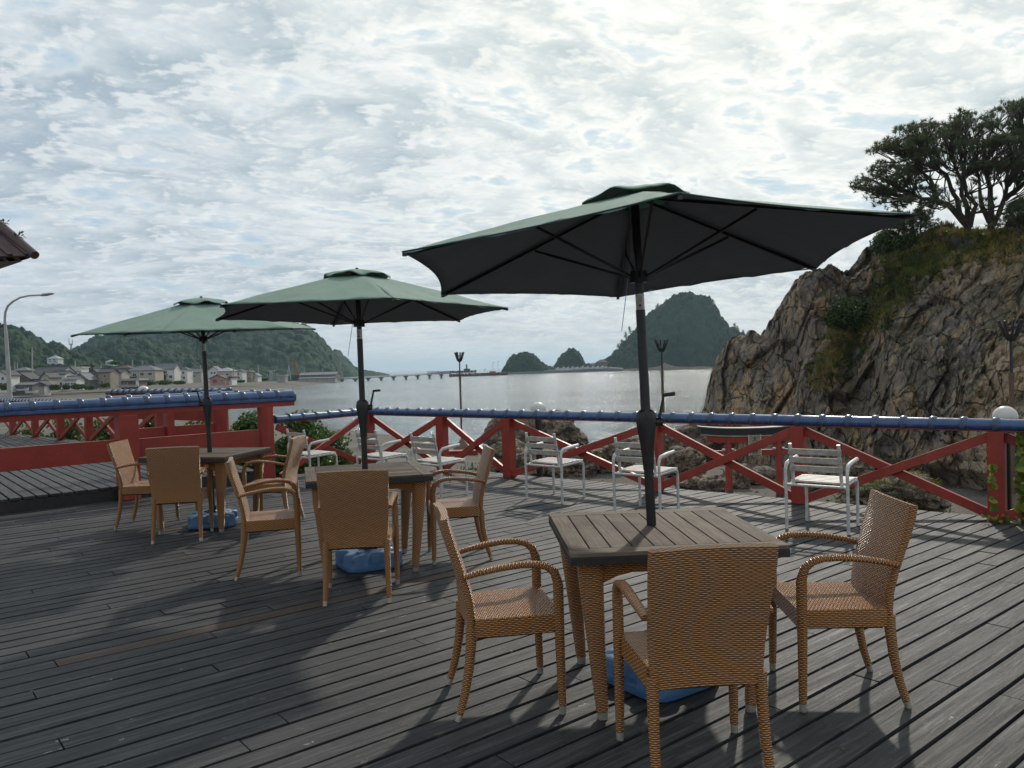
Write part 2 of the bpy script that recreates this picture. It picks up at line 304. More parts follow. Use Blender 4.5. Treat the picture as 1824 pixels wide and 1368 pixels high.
# ------------------------------------------------------------------ mesh helpers
def dims_uv(me):
    pass
class MB:
    def __init__(s): s.v = []; s.f = []; s.uv = []; s.r = []; s.mi = []
    def add(s, vs, fs, uvs=None, r=None, mi=0):
        o = len(s.v); s.v += [tuple(p) for p in vs]; rr = random.random() if r is None else r
        for i, f in enumerate(fs):
            s.f.append([o+k for k in f]); s.uv.append(uvs[i] if uvs else None); s.r.append(rr); s.mi.append(mi)
        return s
    def box(s, c, d, rot=None, mi=0, r=None):
        hx, hy, hz = d[0]/2, d[1]/2, d[2]/2
        vs = [Vector((x, y, z)) for x in (-hx, hx) for y in (-hy, hy) for z in (-hz, hz)]
        if rot is not None: vs = [rot @ v for v in vs]
        vs = [v+Vector(c) for v in vs]
        return s.add(vs, [(0, 1, 3, 2), (4, 6, 7, 5), (0, 4, 5, 1), (2, 3, 7, 6), (0, 2, 6, 4), (1, 5, 7, 3)], None, r, mi)
    def bar(s, a, b, w, h, up=(0, 0, 1), mi=0, r=None):
        a, b = Vector(a), Vector(b); t = (b-a).normalized(); x = t.cross(Vector(up))
        if x.length < 1e-4: x = t.cross(Vector((0, 1, 0)))
        x.normalize(); z = x.cross(t)
        rot = Matrix((x, t, z)).transposed(); return s.box((a+b)/2, (w, (b-a).length, h), rot, mi, r)
    def rings(s, rings, uvs=None, close=True, caps=True, mi=0, r=None):
        n = len(rings[0]); o = []; U = []; vs = [p for rg in rings for p in rg]
        for i in range(len(rings)-1):
            for k in range(n if close else n-1):
                k2 = (k+1) % n; o.append((i*n+k, i*n+k2, (i+1)*n+k2, (i+1)*n+k))
                if uvs:
                    a, b = uvs[i], uvs[i+1]; ku = k+1
                    U.append([a[k], a[ku], b[ku], b[k]])
                else: U.append(None)
        if caps and close:
            o.append(tuple(reversed(range(n)))); U.append(None)
            o.append(tuple((len(rings)-1)*n+k for k in range(n))); U.append(None)
        return s.add(vs, o, U, r, mi)
    def tube(s, pts, rad, n=10, mi=0, r=None, caps=True):
        pts = [Vector(p) for p in pts]; rad = rad if isinstance(rad, (list, tuple)) else [rad]*len(pts)
        rg = []; uv = []; L = 0; x = None
        for i, p in enumerate(pts):
            t = (pts[min(i+1, len(pts)-1)]-pts[max(i-1, 0)]).normalized()
            if x is None:
                x = t.cross(Vector((0, 0, 1)));
                if x.length < .05: x = t.cross(Vector((0, 1, 0)))
            x = (x-t*x.dot(t)).normalized(); y = t.cross(x)
            if i: L += (p-pts[i-1]).length
            rg.append([p+x*(math.cos(2*PI*k/n)*rad[i])+y*(math.sin(2*PI*k/n)*rad[i]) for k in range(n)])
            uv.append([(2*PI*rad[0]*k/n, L) for k in range(n+1)])
        return s.rings(rg, uv, True, caps, mi, r)
    def sweep(s, pts, w, t, bow=0., nw=1, xd=(1, 0, 0), mi=0, r=None, cr=.35):
        """rounded rectangle (width w along xd, thickness t) swept along pts"""
        pts = [Vector(p) for p in pts]; n_ = len(pts)
        w = w if isinstance(w, (list, tuple)) else [w]*n_; t = t if isinstance(t, (list, tuple)) else [t]*n_
        rg = []; uv = []; L = 0; xd = Vector(xd)
        for i, p in enumerate(pts):
            T = (pts[min(i+1, n_-1)]-pts[max(i-1, 0)]).normalized(); X = (xd-T*xd.dot(T)).normalized(); N = T.cross(X)
            hw, ht = w[i]/2, t[i]/2; c = min(hw, ht)*2*cr; c = min(c, hw*.95, ht*.95); pr = []
            for sx, sy, a0 in ((1, 1, 0), (-1, 1, 90), (-1, -1, 180), (1, -1, 270)):
                for q in (0, 45, 90):
                    a = R(a0+q); pr.append((sx*(hw-c)+c*math.cos(a), sy*(ht-c)+c*math.sin(a)))
                if a0 == 0 or a0 == 180:
                    x0 = pr[-1][0]; y0 = pr[-1][1]
                    for j in range(1, nw): pr.append((x0*(1-2*j/nw), y0))
            if i: L += (p-pts[i-1]).length
            ring = [p+X*a+N*(b+(bow*(1-(a/hw)**2) if bow else 0)) for a, b in pr]
            per = [0.]
            for k in range(len(pr)): q0 = pr[k]; q1 = pr[(k+1) % len(pr)]; per.append(per[-1]+math.hypot(q1[0]-q0[0], q1[1]-q0[1]))
            rg.append(ring); uv.append([(u, L) for u in per])
        return s.rings(rg, uv, True, True, mi, r)
    def lathe(s, prof, n=20, c=(0, 0, 0), mi=0, r=None):
        rg = [[(c[0]+rr*math.cos(2*PI*k/n), c[1]+rr*math.sin(2*PI*k/n), c[2]+z) for k in range(n)] for rr, z in prof]
        return s.rings(rg, None, True, True, mi, r)
    def prism(s, poly, z0, z1, mi=0, r=None):
        n = len(poly); vs = [(x, y, z0) for x, y in poly]+[(x, y, z1) for x, y in poly]
        fs = [tuple(reversed(range(n))), tuple(range(n, 2*n))]+[(k, (k+1) % n, n+(k+1) % n, n+k) for k in range(n)]
        return s.add(vs, fs, None, r, mi)
    def xf(s, M):
        s.v = [tuple(M @ Vector(p)) for p in s.v]; return s
    def build(s, name, m, parent=None, off=None, smooth=None, bevel=None, seg=2):
        me = bpy.data.meshes.new(name); V = s.v
        if off is not None: V = [(p[0]-off[0], p[1]-off[1], p[2]-off[2]) for p in V]
        me.from_pydata(V, [], s.f); me.update()
        uvl = me.uv_layers.new(name='UVMap'); data = []
        for p, fu in zip(me.polygons, s.uv):
            if fu is not None and len(fu) == len(p.vertices): data += [c for q in fu for c in q]
            else:
                n = p.normal; ax = max(range(3), key=lambda k: abs(n[k]))
                a, b = ((1, 2), (0, 2), (0, 1))[ax]
                for vi in p.vertices: co = me.vertices[vi].co; data += [co[a], co[b]]
        uvl.data.foreach_set('uv', data)
        at_ = me.attributes.new('rnd', 'FLOAT', 'FACE'); at_.data.foreach_set('value', s.r)
        ms = m if isinstance(m, (list, tuple)) else [m]
        for q in ms: me.materials.append(MATS[q])
        if len(ms) > 1: me.polygons.foreach_set('material_index', s.mi)
        if smooth:
            me.shade_smooth(); me.set_sharp_from_angle(angle=R(smooth))
        o = bpy.data.objects.new(name, me); COL.objects.link(o)
        if parent: o.parent = parent
        if bevel:
            bm = o.modifiers.new('bevel', 'BEVEL'); bm.width = bevel; bm.segments = seg; bm.limit_method = 'ANGLE'; bm.angle_limit = R(40)
        return o
def npmesh(name, V, F, m, parent=None, rnd=None, smooth=False, off=None):
    me = bpy.data.meshes.new(name); V = np.asarray(V, np.float32); F = np.asarray(F, np.int32)
    if off is not None: V = V-np.array(off, np.float32)
    k = F.shape[1]; me.vertices.add(len(V)); me.vertices.foreach_set('co', V.ravel())
    me.loops.add(F.size); me.loops.foreach_set('vertex_index', F.ravel())
    me.polygons.add(len(F)); me.polygons.foreach_set('loop_start', np.arange(0, F.size, k, dtype=np.int32))
    me.update(calc_edges=True)
    if rnd is not None:
        a = me.attributes.new('rnd', 'FLOAT', 'FACE'); a.data.foreach_set('value', np.asarray(rnd, np.float32))
    me.materials.append(MATS[m])
    if smooth: me.shade_smooth()
    o = bpy.data.objects.new(name, me); COL.objects.link(o)
    if parent: o.parent = parent
    return o
def tag(o, label=None, cat=None, group=None, kind=None):
    if label: o['label'] = label
    if cat: o['category'] = cat
    if group: o['group'] = group
    if kind: o['kind'] = kind
    return o
def thing(name, label, cat, loc=(0, 0, 0), rz=0., group=None):
    o = bpy.data.objects.new(name, None); COL.objects.link(o); o.location = loc; o.rotation_euler = (0, 0, rz); o.empty_display_size = .1
    return tag(o, label, cat, group)
def dup(root, loc, rz, label, parts=True):
    def cp(o, p):
        c = o.copy(); COL.objects.link(c)
        if p: c.parent = p
        for ch in kids[o.name]: cp(ch, c)
        return c
    kids = {}
    def walk(o):
        kids[o.name] = list(o.children)
        for ch in o.children: walk(ch)
    walk(root); r = cp(root, None); r.location = loc; r.rotation_euler = (0, 0, rz); r['label'] = label
    return r
# vectorised value noise
def _h(ix, iy, iz, s=0):
    n = (ix*374761393+iy*668265263+iz*1274126177+s*974634777) & 0xffffffff
    n = ((n ^ (n >> 13))*1274126177) & 0xffffffff
    return ((n ^ (n >> 16)) & 0xffffff)/float(0xffffff)
def vn(P, s=0):
    P = np.asarray(P, float); I = np.floor(P).astype(np.int64); F = P-I; F = F*F*(3-2*F); o = 0
    for a in (0, 1):
        for b in (0, 1):
            for c in (0, 1):
                w = (F[..., 0] if a else 1-F[..., 0])*(F[..., 1] if b else 1-F[..., 1])*(F[..., 2] if c else 1-F[..., 2])
                o = o+w*_h(I[..., 0]+a, I[..., 1]+b, I[..., 2]+c, s)
    return o
def fbm(P, octs=5, s=0, gain=.5):
    o = 0; a = 1; t = 0; P = np.asarray(P, float)
    for k in range(octs): o = o+a*vn(P*(2.03**k), s+k); t += a; a *= gain
    return o/t
def worley(P, s=0):
    P = np.asarray(P, float); I = np.floor(P).astype(np.int64); F1 = np.full(P.shape[:-1], 9.); F2 = F1.copy(); ID = np.zeros(P.shape[:-1])
    for a in (-1, 0, 1):
        for b in (-1, 0, 1):
            for c in (-1, 0, 1):
                J = I+np.array((a, b, c)); q = J+np.stack([_h(J[..., 0], J[..., 1], J[..., 2], s+k) for k in (1, 2, 3)], -1)
                d = np.linalg.norm(P-q, axis=-1); nw = d < F1
                F2 = np.where(nw, F1, np.minimum(F2, d)); ID = np.where(nw, _h(J[..., 0], J[..., 1], J[..., 2], s+9), ID); F1 = np.where(nw, d, F1)
    return F1, F2, ID
def gridF(nx, ny):
    i, j = np.meshgrid(np.arange(nx-1), np.arange(ny-1), indexing='ij'); a = (i*ny+j).ravel()
    return np.stack([a, a+ny, a+ny+1, a+1], 1)

# ================================================================== SETTING
WZ = -5.0
wb = MB(); wb.add([(-7300, -300, WZ), (7300, -300, WZ), (7300, 13800, WZ), (-7300, 13800, WZ)], [(0, 1, 2, 3)])
tag(wb.build('sea_water', 'water'), kind='structure')

# sand: shore line (water on the right of it going out to sea)
coast = np.array([(200, 40), (60, 46), (24, 50), (12, 52), (3, 60), (-4.5, 68), (-11.6, 80), (-23.3, 96), (-41.6, 115), (-63.5, 136), (-84, 180), (-100, 260), (-108.6, 380), (-113.7, 464), (-121, 534), (-150, 600), (-210, 680)], float)
def coast_d(X, Y):
    P = np.stack([X, Y], -1); best = np.full(X.shape, 1e9); sg = np.ones(X.shape)
    for a, b in zip(coast[:-1], coast[1:]):
        ab = b-a; t = np.clip(((P-a)@ab)/(ab@ab), 0, 1); q = a+t[..., None]*ab; d = np.linalg.norm(P-q, axis=-1)
        c = ab[0]*(P[..., 1]-a[1])-ab[1]*(P[..., 0]-a[0]); up = d < best-1e-9
        best = np.where(up, d, best); sg = np.where(up, np.sign(c), sg)
    return best*sg
def sand_z(X, Y):
    X = np.asarray(X, float); Y = np.asarray(Y, float); d = coast_d(X, Y)
    z = WZ+np.where(d > 0, 1.15*(1-np.exp(-d/9.)), d*.06)
    far = np.clip((Y-140)/120, 0, 1); z = z+np.where(d > 0, far*.9*np.clip((d-10)/40, 0, 1), 0)
    near = np.exp(-((np.maximum(Y-8, 0))/11.)**2)*np.clip((X+60)/20, 0, 1)
    z = z+np.where(d > 0, near*1.7, 0)
    Pn = np.stack([X*.35, Y*.35, 0*X], -1)
    return z+(fbm(Pn, 3, 5)-.5)*.35*np.clip(d/8, 0, 1)*np.clip(1.4-Y/400, .3, 1)
gx = np.concatenate([np.linspace(-620, -150, 60, endpoint=False), np.linspace(-150, -20, 90, endpoint=False), np.linspace(-20, 30, 130, endpoint=False), np.linspace(30, 200, 30)])
gy = np.concatenate([np.linspace(-30, 5, 12, endpoint=False), np.linspace(5, 90, 210, endpoint=False), np.linspace(90, 300, 110, endpoint=False), np.linspace(300, 1100, 90)])
GX, GY = np.meshgrid(gx, gy, indexing='ij'); GZ = sand_z(GX, GY)
sand = npmesh('beach_sand', np.stack([GX, GY, GZ], -1).reshape(-1, 3), gridF(len(gx), len(gy)), 'sand', smooth=True); tag(sand, kind='structure')

def leaves(c, rad, n, size, shell=.55, flat=0., rng=RNG, squash=None):
    """n small folded diamonds scattered through an ellipsoid"""
    d = rng.normal(size=(n, 3)); d /= np.linalg.norm(d, axis=1)[:, None]
    r = shell+(1-shell)*rng.random(n); P = np.array(c)+d*np.array(rad)*r[:, None]
    return leaf_at(P, size, flat, rng)
def leaf_at(P, size, flat=0., rng=RNG, asp=.55):
    n = len(P); a = rng.normal(size=(n, 3)); a[:, 2] *= (1-flat); a /= np.linalg.norm(a, axis=1)[:, None]
    b = rng.normal(size=(n, 3)); b -= a*(a*b).sum(1)[:, None]; b /= np.linalg.norm(b, axis=1)[:, None]
    s = size*(.6+.8*rng.random(n))[:, None]; V = np.stack([P-a*s, P+b*s*asp, P+a*s, P-b*s*asp], 1).reshape(-1, 3)
    return V, np.arange(4*n).reshape(-1, 4), rng.random(n)
def joinl(L):
    V = []; F = []; Q = []; o = 0
    for v, f, r in L: V.append(v); F.append(f+o); Q.append(r); o += len(v)
    return np.concatenate(V), np.concatenate(F), np.concatenate(Q)

# ---------------------------------------------------------------- cliff
def interp(u, tab): xs, ys = zip(*tab); return np.interp(u, xs, ys)
SKY = [(1250, 742), (1256, 722), (1262, 700), (1275, 668), (1280, 640), (1290, 622), (1302, 602), (1318, 590), (1338, 589), (1348, 600), (1358, 582), (1372, 562), (1385, 538), (1398, 515), (1410, 492), (1420, 482), (1448, 478), (1462, 466), (1478, 470), (1490, 490), (1508, 474), (1520, 462), (1545, 438), (1572, 424), (1600, 428), (1640, 425), (1690, 410), (1740, 404), (1800, 400), (1900, 392), (2100, 380), (2400, 400)]
DB = [(1250, 57), (1300, 50), (1400, 43), (1500, 39), (1650, 33.5), (1824, 28), (2100, 22), (2400, 18)]
SB = [(1250, 2.5), (1340, 4), (1450, 5), (1500, 9), (1600, 11), (1750, 12), (2400, 14)]
nu, nv = 640, 300
U = np.interp(np.linspace(0, 1, nu), [0, .9, 1], [1250, 1850, 2400]); Vv = np.linspace(0, 1, nv)
db = interp(U, DB); sb = interp(U, SB); sky = interp(U, SKY)
top = np.array([atY(u, s, d+b_) for u, s, d, b_ in zip(U, sky, db, sb)])
CX = np.zeros((nu, nv)); CY = CX.copy(); CZ = CX.copy(); VF = .72
for i in range(nu):
    f = Vv <= VF; v = Vv[f]/VF
    gul = math.exp(-((U[i]-1500)/40)**2)
    gg = (.35*v+.65*v**2.6)*(1-gul*.6)+gul*.6*v**.8
    Y = db[i]+sb[i]*gg; z = -5.6+(top[i, 2]+5.6)*v
    cav = math.exp(-((U[i]-1680)/110)**2); Y += cav*3.6*np.clip(1-v/.17, 0, 1)**.6
    w = (Vv[~f]-VF)/(1-VF); Yb = db[i]+sb[i]+w*14; zb = top[i, 2]+(-6-top[i, 2])*w**1.7
    Y = np.concatenate([Y, Yb]); z = np.concatenate([z, zb])
    k = top[i, 0]/top[i, 1]; CY[i] = Y; CX[i] = k*Y; CZ[i] = z
P = np.stack([CX, CY, CZ], -1)
dsp = np.stack([fbm(P*.16, 4, 20)-.5, fbm(P*.16, 4, 30)-.5, fbm(P*.2, 4, 40)-.5], -1)*np.array([2.6, 3.6, 1.6])
Q = P*.42+dsp*.5; F1, F2, ID = worley(Q, 3)
blk = (ID-.5)*1.5-np.exp(-((F2-F1)/.07))*.35
Q2 = P*1.35+fbm(P*.9, 3, 60)[..., None]*1.5; G1, G2, ID2 = worley(Q2, 8)
blk2 = (ID2-.5)*.52-np.exp(-((G2-G1)/.08))*.12
rid = (1-np.abs(fbm(P*np.array([.8, .8, .35]), 5, 70)*2-1))**2*.7+(fbm(P*2.6, 4, 80)-.5)*.5
outw = np.array([-.25, -.9, .35]); outw /= np.linalg.norm(outw)
fade = np.ones((nu, nv)); amp = np.interp(U, [1250, 1350, 1500], [.55, .75, 1.])[:, None]
CP = P+dsp*amp[..., None]+((blk+blk2+rid-.35)*amp)[..., None]*outw
cl_off = (18, 36, -5)
cliff = npmesh('rocky_cliff', CP.reshape(-1, 3), gridF(nu, nv), 'rock', smooth=False)
tag(cliff, kind='structure')
# normals for scattering vegetation
du = np.gradient(CP, axis=0); dv = np.gradient(CP, axis=1); N = np.cross(du, dv); N /= np.linalg.norm(N, axis=-1)[..., None]+1e-9
N *= np.where((N[..., 1] > 0)[..., None], -1, 1)
vegp = fbm(CP*.22, 4, 90)
up = np.abs(N[..., 2])
UU = np.repeat(U[:, None], nv, 1); VV = np.repeat(Vv[None], nu, 0)/VF
band = np.exp(-((VV-np.interp(UU, [1350, 1430, 1500, 1600, 1700, 1850], [.45, .52, .66, .86, .93, .95]))/.13)**2)
score = up*.9+vegp*1.3+band*1.15
band *= np.clip((UU-1395)/50, 0, 1)
score = up*.9+vegp*1.3+band*1.15
sel = np.argwhere((score > 1.90) & (VV < 1.12) & (UU > 1360)); RNG.shuffle(sel)
sel = sel[:11000]
gp = CP[sel[:, 0], sel[:, 1]]
def blades(P, h, w, lean=.5, rng=RNG, per=5):
    n = len(P)*per; B = np.repeat(P, per, 0)+rng.normal(size=(n, 3))*np.array([.10, .10, .03])
    d = rng.normal(size=(n, 3))*lean; d[:, 2] = 1; d[:, 1] -= .35; d /= np.linalg.norm(d, axis=1)[:, None]
    s = rng.normal(size=(n, 3)); s -= d*(s*d).sum(1)[:, None]; s /= np.linalg.norm(s, axis=1)[:, None]
    H = h*(.5+rng.random(n))[:, None]; V = np.stack([B-s*w, B+s*w, B+d*H], 1).reshape(-1, 3)
    col = np.repeat(vcol(P), per)*.75+rng.random(n)*.25
    return V, np.arange(3*n).reshape(-1, 3), np.clip(col, 0, 1)
def vcol(P): return np.clip((fbm(P*.5, 3, 101)-.38)*3.2, 0, 1)
V_, F_, R_ = blades(gp, .26, .022, .8)
tag(npmesh('cliff_grass', V_, F_, 'grass_blade', rnd=R_), kind='stuff')
sel2 = np.argwhere((vegp+band*.35 > .66) & (VV < 1.02) & (UU > 1400) & (up > .25)); RNG.shuffle(sel2)
L = [leaves(CP[a, b], (.30, .30, .24), 34, .075) for a, b in sel2[:420]]
for px, py, rr in ((1475, 560, 1.1), (1462, 575, .8), (1490, 548, .7), (1560, 440, .9), (1575, 432, .8), (1600, 440, .8)):
    k = np.argmin(np.abs(U-px)); c_ = CP[k, :int(nv*VF)]; scr = [abs((684-1423*((CM.transposed() @ (Vector(q)-Vector((0, 0, 1.5)))).y/-(CM.transposed() @ (Vector(q)-Vector((0, 0, 1.5)))).z))-py) for q in c_]
    L.append(leaves(c_[int(np.argmin(scr))]+np.array([0, -.3, .1]), (rr, rr*.8, rr*.7), 900, .085))
v, f, r = joinl(L); tag(npmesh('cliff_scrub', v, f, 'bush_leaf', rnd=r), kind='stuff')

# ---------------------------------------------------------------- boulders
import bmesh
def boulder(px, py, wpx, hpx, zb, label, seed, tilt=0., depth=.9, sub=5, grass=False, mt='boulder_rock', Y=None):
    p = at(px, py, zb) if Y is None else atY(px, py, Y); s = p.y/1423; rx = wpx*s/2; rz = hpx*s*.62; ry = rx*depth
    bm = bmesh.new(); bmesh.ops.create_icosphere(bm, subdivisions=sub, radius=1.); V = np.array([v.co[:] for v in bm.verts]); F = np.array([[v.index for v in f.verts] for f in bm.faces]); bm.free()
    b = np.sign(V)*np.abs(V)**.8; b[:, 0] += b[:, 2]*tilt
    Pn = b+seed*7.3; n = fbm(Pn*1.1, 5, seed)-.5; f1, f2, idd = worley(Pn*1.5+n[:, None], seed+4); g1, g2, id2 = worley(Pn*4.2, seed+6)
    b = b*(1+n*.75+(idd-.5)*.42-np.exp(-(f2-f1)/.05)*.10+(id2-.5)*.15+(fbm(Pn*9, 3, seed+2)-.5)*.16)[:, None]
    V = b*np.array([rx, ry, rz]); V[:, 2] += rz*.72
    o = npmesh('boulder', V, F, mt, smooth=False); o.location = (p.x, p.y+ry*.6, p.z)
    tag(o, label, 'boulder', 'boulders on the beach below the deck')
    return o
BL = [
 (925, 800, 92, 58, 'grey brown rock block in the sea behind the fence, under the globe lamp', .1),
 (985, 800, 100, 56, 'large brown rock sloping down to the right below the globe lamp', -.3),
 (905, 842, 80, 48, 'brown rough rock low behind the crossed red braces left of the middle post', 0.),
 (955, 850, 96, 46, 'dark wide rock under the white chair beside the middle post', .1),
 (1030, 852, 84, 44, 'blackish rock between two fence posts behind the seat of a white chair', 0.),
 (1090, 846, 80, 54, 'dark jagged rock just left of the nearest umbrella pole', .1),
 (1128, 815, 60, 30, 'small rounded rock in shallow water right beside the nearest umbrella pole', 0.),
 (1243, 822, 108, 62, 'big slanted brown rock leaning left behind the torii gate', .35),
 (1222, 850, 70, 44, 'rock with a dark hollow in front of the slanted one left of the gate', 0.),
 (1310, 812, 90, 52, 'low dark rock behind the beam of the red torii gate', 0.),
 (1234, 877, 50, 22, 'small pale flat rock at the deck edge left of the gate pillar', 0.),
 (1277, 879, 52, 26, 'small reddish rock touching the foot of the gate pillar', 0.),
 (1313, 874, 50, 42, 'rounded brown rock just right of the torii pillar', .1),
 (1366, 868, 56, 30, 'low wide brown rock between the torii pillars', 0.),
 (1445, 880, 50, 34, 'brown rock behind the seat of the rightmost white chair', 0.),
 (1520, 866, 96, 36, 'long flat grey rock behind the backrest of the rightmost white chair', 0.),
]
for i, (px, py, w, h, lb, tl) in enumerate(BL):
    Y0 = at(px, py, -3.9).y; zb = float(sand_z(at(px, py, -3.9).x, Y0)) - .1
    if px < 1150 and py < 830: zb = -5.2
    boulder(px, py, w, h, zb, lb, i+3, tl, sub=5 if w > 60 else 4)
bz = -2.9
gb = boulder(1605, 922, 160, 66, bz, 'broad grassy boulder right below the deck edge near the right post', 40, -.15, .8, 6)
gv = np.array([v.co[:] for v in gb.data.vertices])[::9]; gv = gv[gv[:, 2] > .1]
v, f, r = blades(gv+np.array(gb.location), .13, .012, 1.2, per=4)
tag(npmesh('boulder_grass', v, f, 'grass_blade', rnd=r*.6), kind='stuff')

# beach pebbles and debris
n = 5200; t = RNG.random(n); px = RNG.uniform(540, 1824, n); Yp = 13.5+45*RNG.random(n)**1.6
X_ = (px-912)/1423*Yp; Z_ = sand_z(X_, Yp); ok = coast_d(X_, Yp) > .5; X_, Yp, Z_ = X_[ok], Yp[ok], Z_[ok]
oct_ = np.array([(1, 0, 0), (-1, 0, 0), (0, 1, 0), (0, -1, 0), (0, 0, 1), (0, 0, -1)], float); of = np.array([(0, 2, 4), (2, 1, 4), (1, 3, 4), (3, 0, 4), (2, 0, 5), (1, 2, 5), (3, 1, 5), (0, 3, 5)])
m_ = len(X_); s_ = (.02+.09*RNG.random(m_)**3)[:, None, None]*np.array([1, 1, .6]); V = (oct_[None]*s_*(.7+.6*RNG.random((m_, 6, 1)))+np.stack([X_, Yp, Z_], -1)[:, None]).reshape(-1, 3)
F = (of[None]+6*np.arange(m_)[:, None, None]).reshape(-1, 3)
tag(npmesh('beach_pebbles', V, F, 'boulder_rock'), kind='stuff')

# ---------------------------------------------------------------- pine trees on the cliff
ZS = 4.56
def zp(x, y, Y): return atY(1500+x/ZS, 150+y/ZS, Y)
PY = 41.
LIMB = [[[(1030, 1230), (1020, 1150), (940, 1060), (870, 985), (770, 938), (650, 932), (590, 900), (520, 905)], [(770, 938), (742, 850), (712, 765), (640, 700), (520, 640)],
         [(1020, 1150), (955, 1050), (935, 930), (885, 850), (845, 730), (790, 690), (700, 560), (640, 430)], [(1030, 1150), (1018, 1010), (970, 900), (978, 800), (930, 700), (860, 520), (800, 400)],
         [(1035, 1160), (1060, 1050), (1090, 980), (1010, 900), (990, 760), (1000, 500), (1000, 300)]],
        [[(1215, 1240), (1215, 1100), (1212, 1000), (1205, 850), (1160, 700), (1150, 520), (1240, 320)], [(1225, 1150), (1270, 1060), (1318, 930), (1345, 800), (1400, 700), (1450, 480), (1420, 250)],
         [(1200, 1120), (1140, 1000), (1120, 880), (1110, 760), (1060, 600)], [(1318, 940), (1400, 870), (1480, 800), (1620, 740), (1800, 620), (1950, 480)], [(1345, 820), (1480, 640), (1650, 480), (1750, 300)]]]
POLY = [(110, 850), (220, 620), (370, 440), (600, 300), (740, 285), (850, 340), (950, 225), (1090, 195), (1130, 260), (1260, 200), (1350, 135), (1600, 120), (1900, 200), (2020, 500), (1900, 800), (1600, 860), (1450, 740), (1300, 700), (1100, 730), (900, 640), (760, 720), (620, 820), (560, 940), (430, 1010), (290, 1000), (260, 930), (130, 860)]
def inpoly(x, y, poly):
    c = False; j = len(poly)-1
    for i in range(len(poly)):
        xi, yi = poly[i]; xj, yj = poly[j]
        if (yi > y) != (yj > y) and x < (xj-xi)*(y-yi)/(yj-yi)+xi: c = not c
        j = i
    return c
def tuft_tris(P, dirs, ln, rng):
    n = len(P); k = 22; B = np.repeat(P, k, 0); d = rng.normal(size=(n*k, 3))*.75+np.repeat(dirs, k, 0); d /= np.linalg.norm(d, axis=1)[:, None]
    s = rng.normal(size=(n*k, 3)); s -= d*(s*d).sum(1)[:, None]; s /= np.linalg.norm(s, axis=1)[:, None]
    l = ln*(.6+.7*rng.random(n*k))[:, None]; w = .014
    return np.stack([B-s*w, B+s*w, B+d*l], 1).reshape(-1, 3), np.arange(3*n*k).reshape(-1, 3), np.repeat(rng.random(n), k)*.7+rng.random(n*k)*.3
limbs3 = []; rr = random.Random(5)
for ti, tl in enumerate(LIMB):
    for li, L in enumerate(tl):
        dpt = rr.uniform(-2.2, 2.2); pts = []
        for k, (x, y) in enumerate(L):
            fr = 0 if li == 0 and ti == 0 else k/(len(L)-1)
            pts.append(zp(x, y, PY+ti*.8+dpt*min(1, fr*1.3)+(0 if k == 0 else rr.uniform(-.15, .15))))
        limbs3.append((ti, li, pts))
pads = [[], []]; tries = 0
while sum(map(len, pads)) < 330 and tries < 12000:
    tries += 1; x = rr.uniform(100, 2020); y = rr.uniform(120, 1020)
    low = 620 < x < 1700 and 640 < y < 1080 and rr.random() < .10
    if not inpoly(x, y, POLY) and not low: continue
    if not low and vn(np.array([x/105., y/46., 3.]), 7) < .40: continue
    p = zp(x, y, PY+rr.uniform(-3, 3))
    bd = min(((p-q).length, ti, li, k) for ti, li, pts in limbs3 for k, q in enumerate(pts) if k > 1)
    pads[bd[1]].append((p, limbs3[[i for i, l in enumerate(limbs3) if l[0] == bd[1] and l[1] == bd[2]][0]][2], bd[3]))
for x, y in ((140, 850), (200, 842), (262, 862), (330, 905), (300, 965), (380, 960), (425, 1000), (485, 985), (545, 940), (240, 772), (300, 758), (385, 795), (450, 850), (350, 840), (760, 850), (830, 880), (690, 985), (745, 1000), (1150, 940), (1160, 1000), (1430, 980), (1500, 940), (580, 860), (250, 920)):
    p = zp(x, y, PY+rr.uniform(-1.5, 1.2)); i = 0 if x < 1100 else (6 if x > 1300 else 7)
    i = min(i if x < 1100 else i, len(limbs3)-1); lim = limbs3[i][2]; k = min(range(2, len(lim)), key=lambda q: (lim[q]-p).length); pads[limbs3[i][0]].append((p, lim, k))
plab = ['spreading pine with forked reddish trunk leaning left over the top of the cliff', 'taller pine with upright forked trunk at the right end of the clifftop']
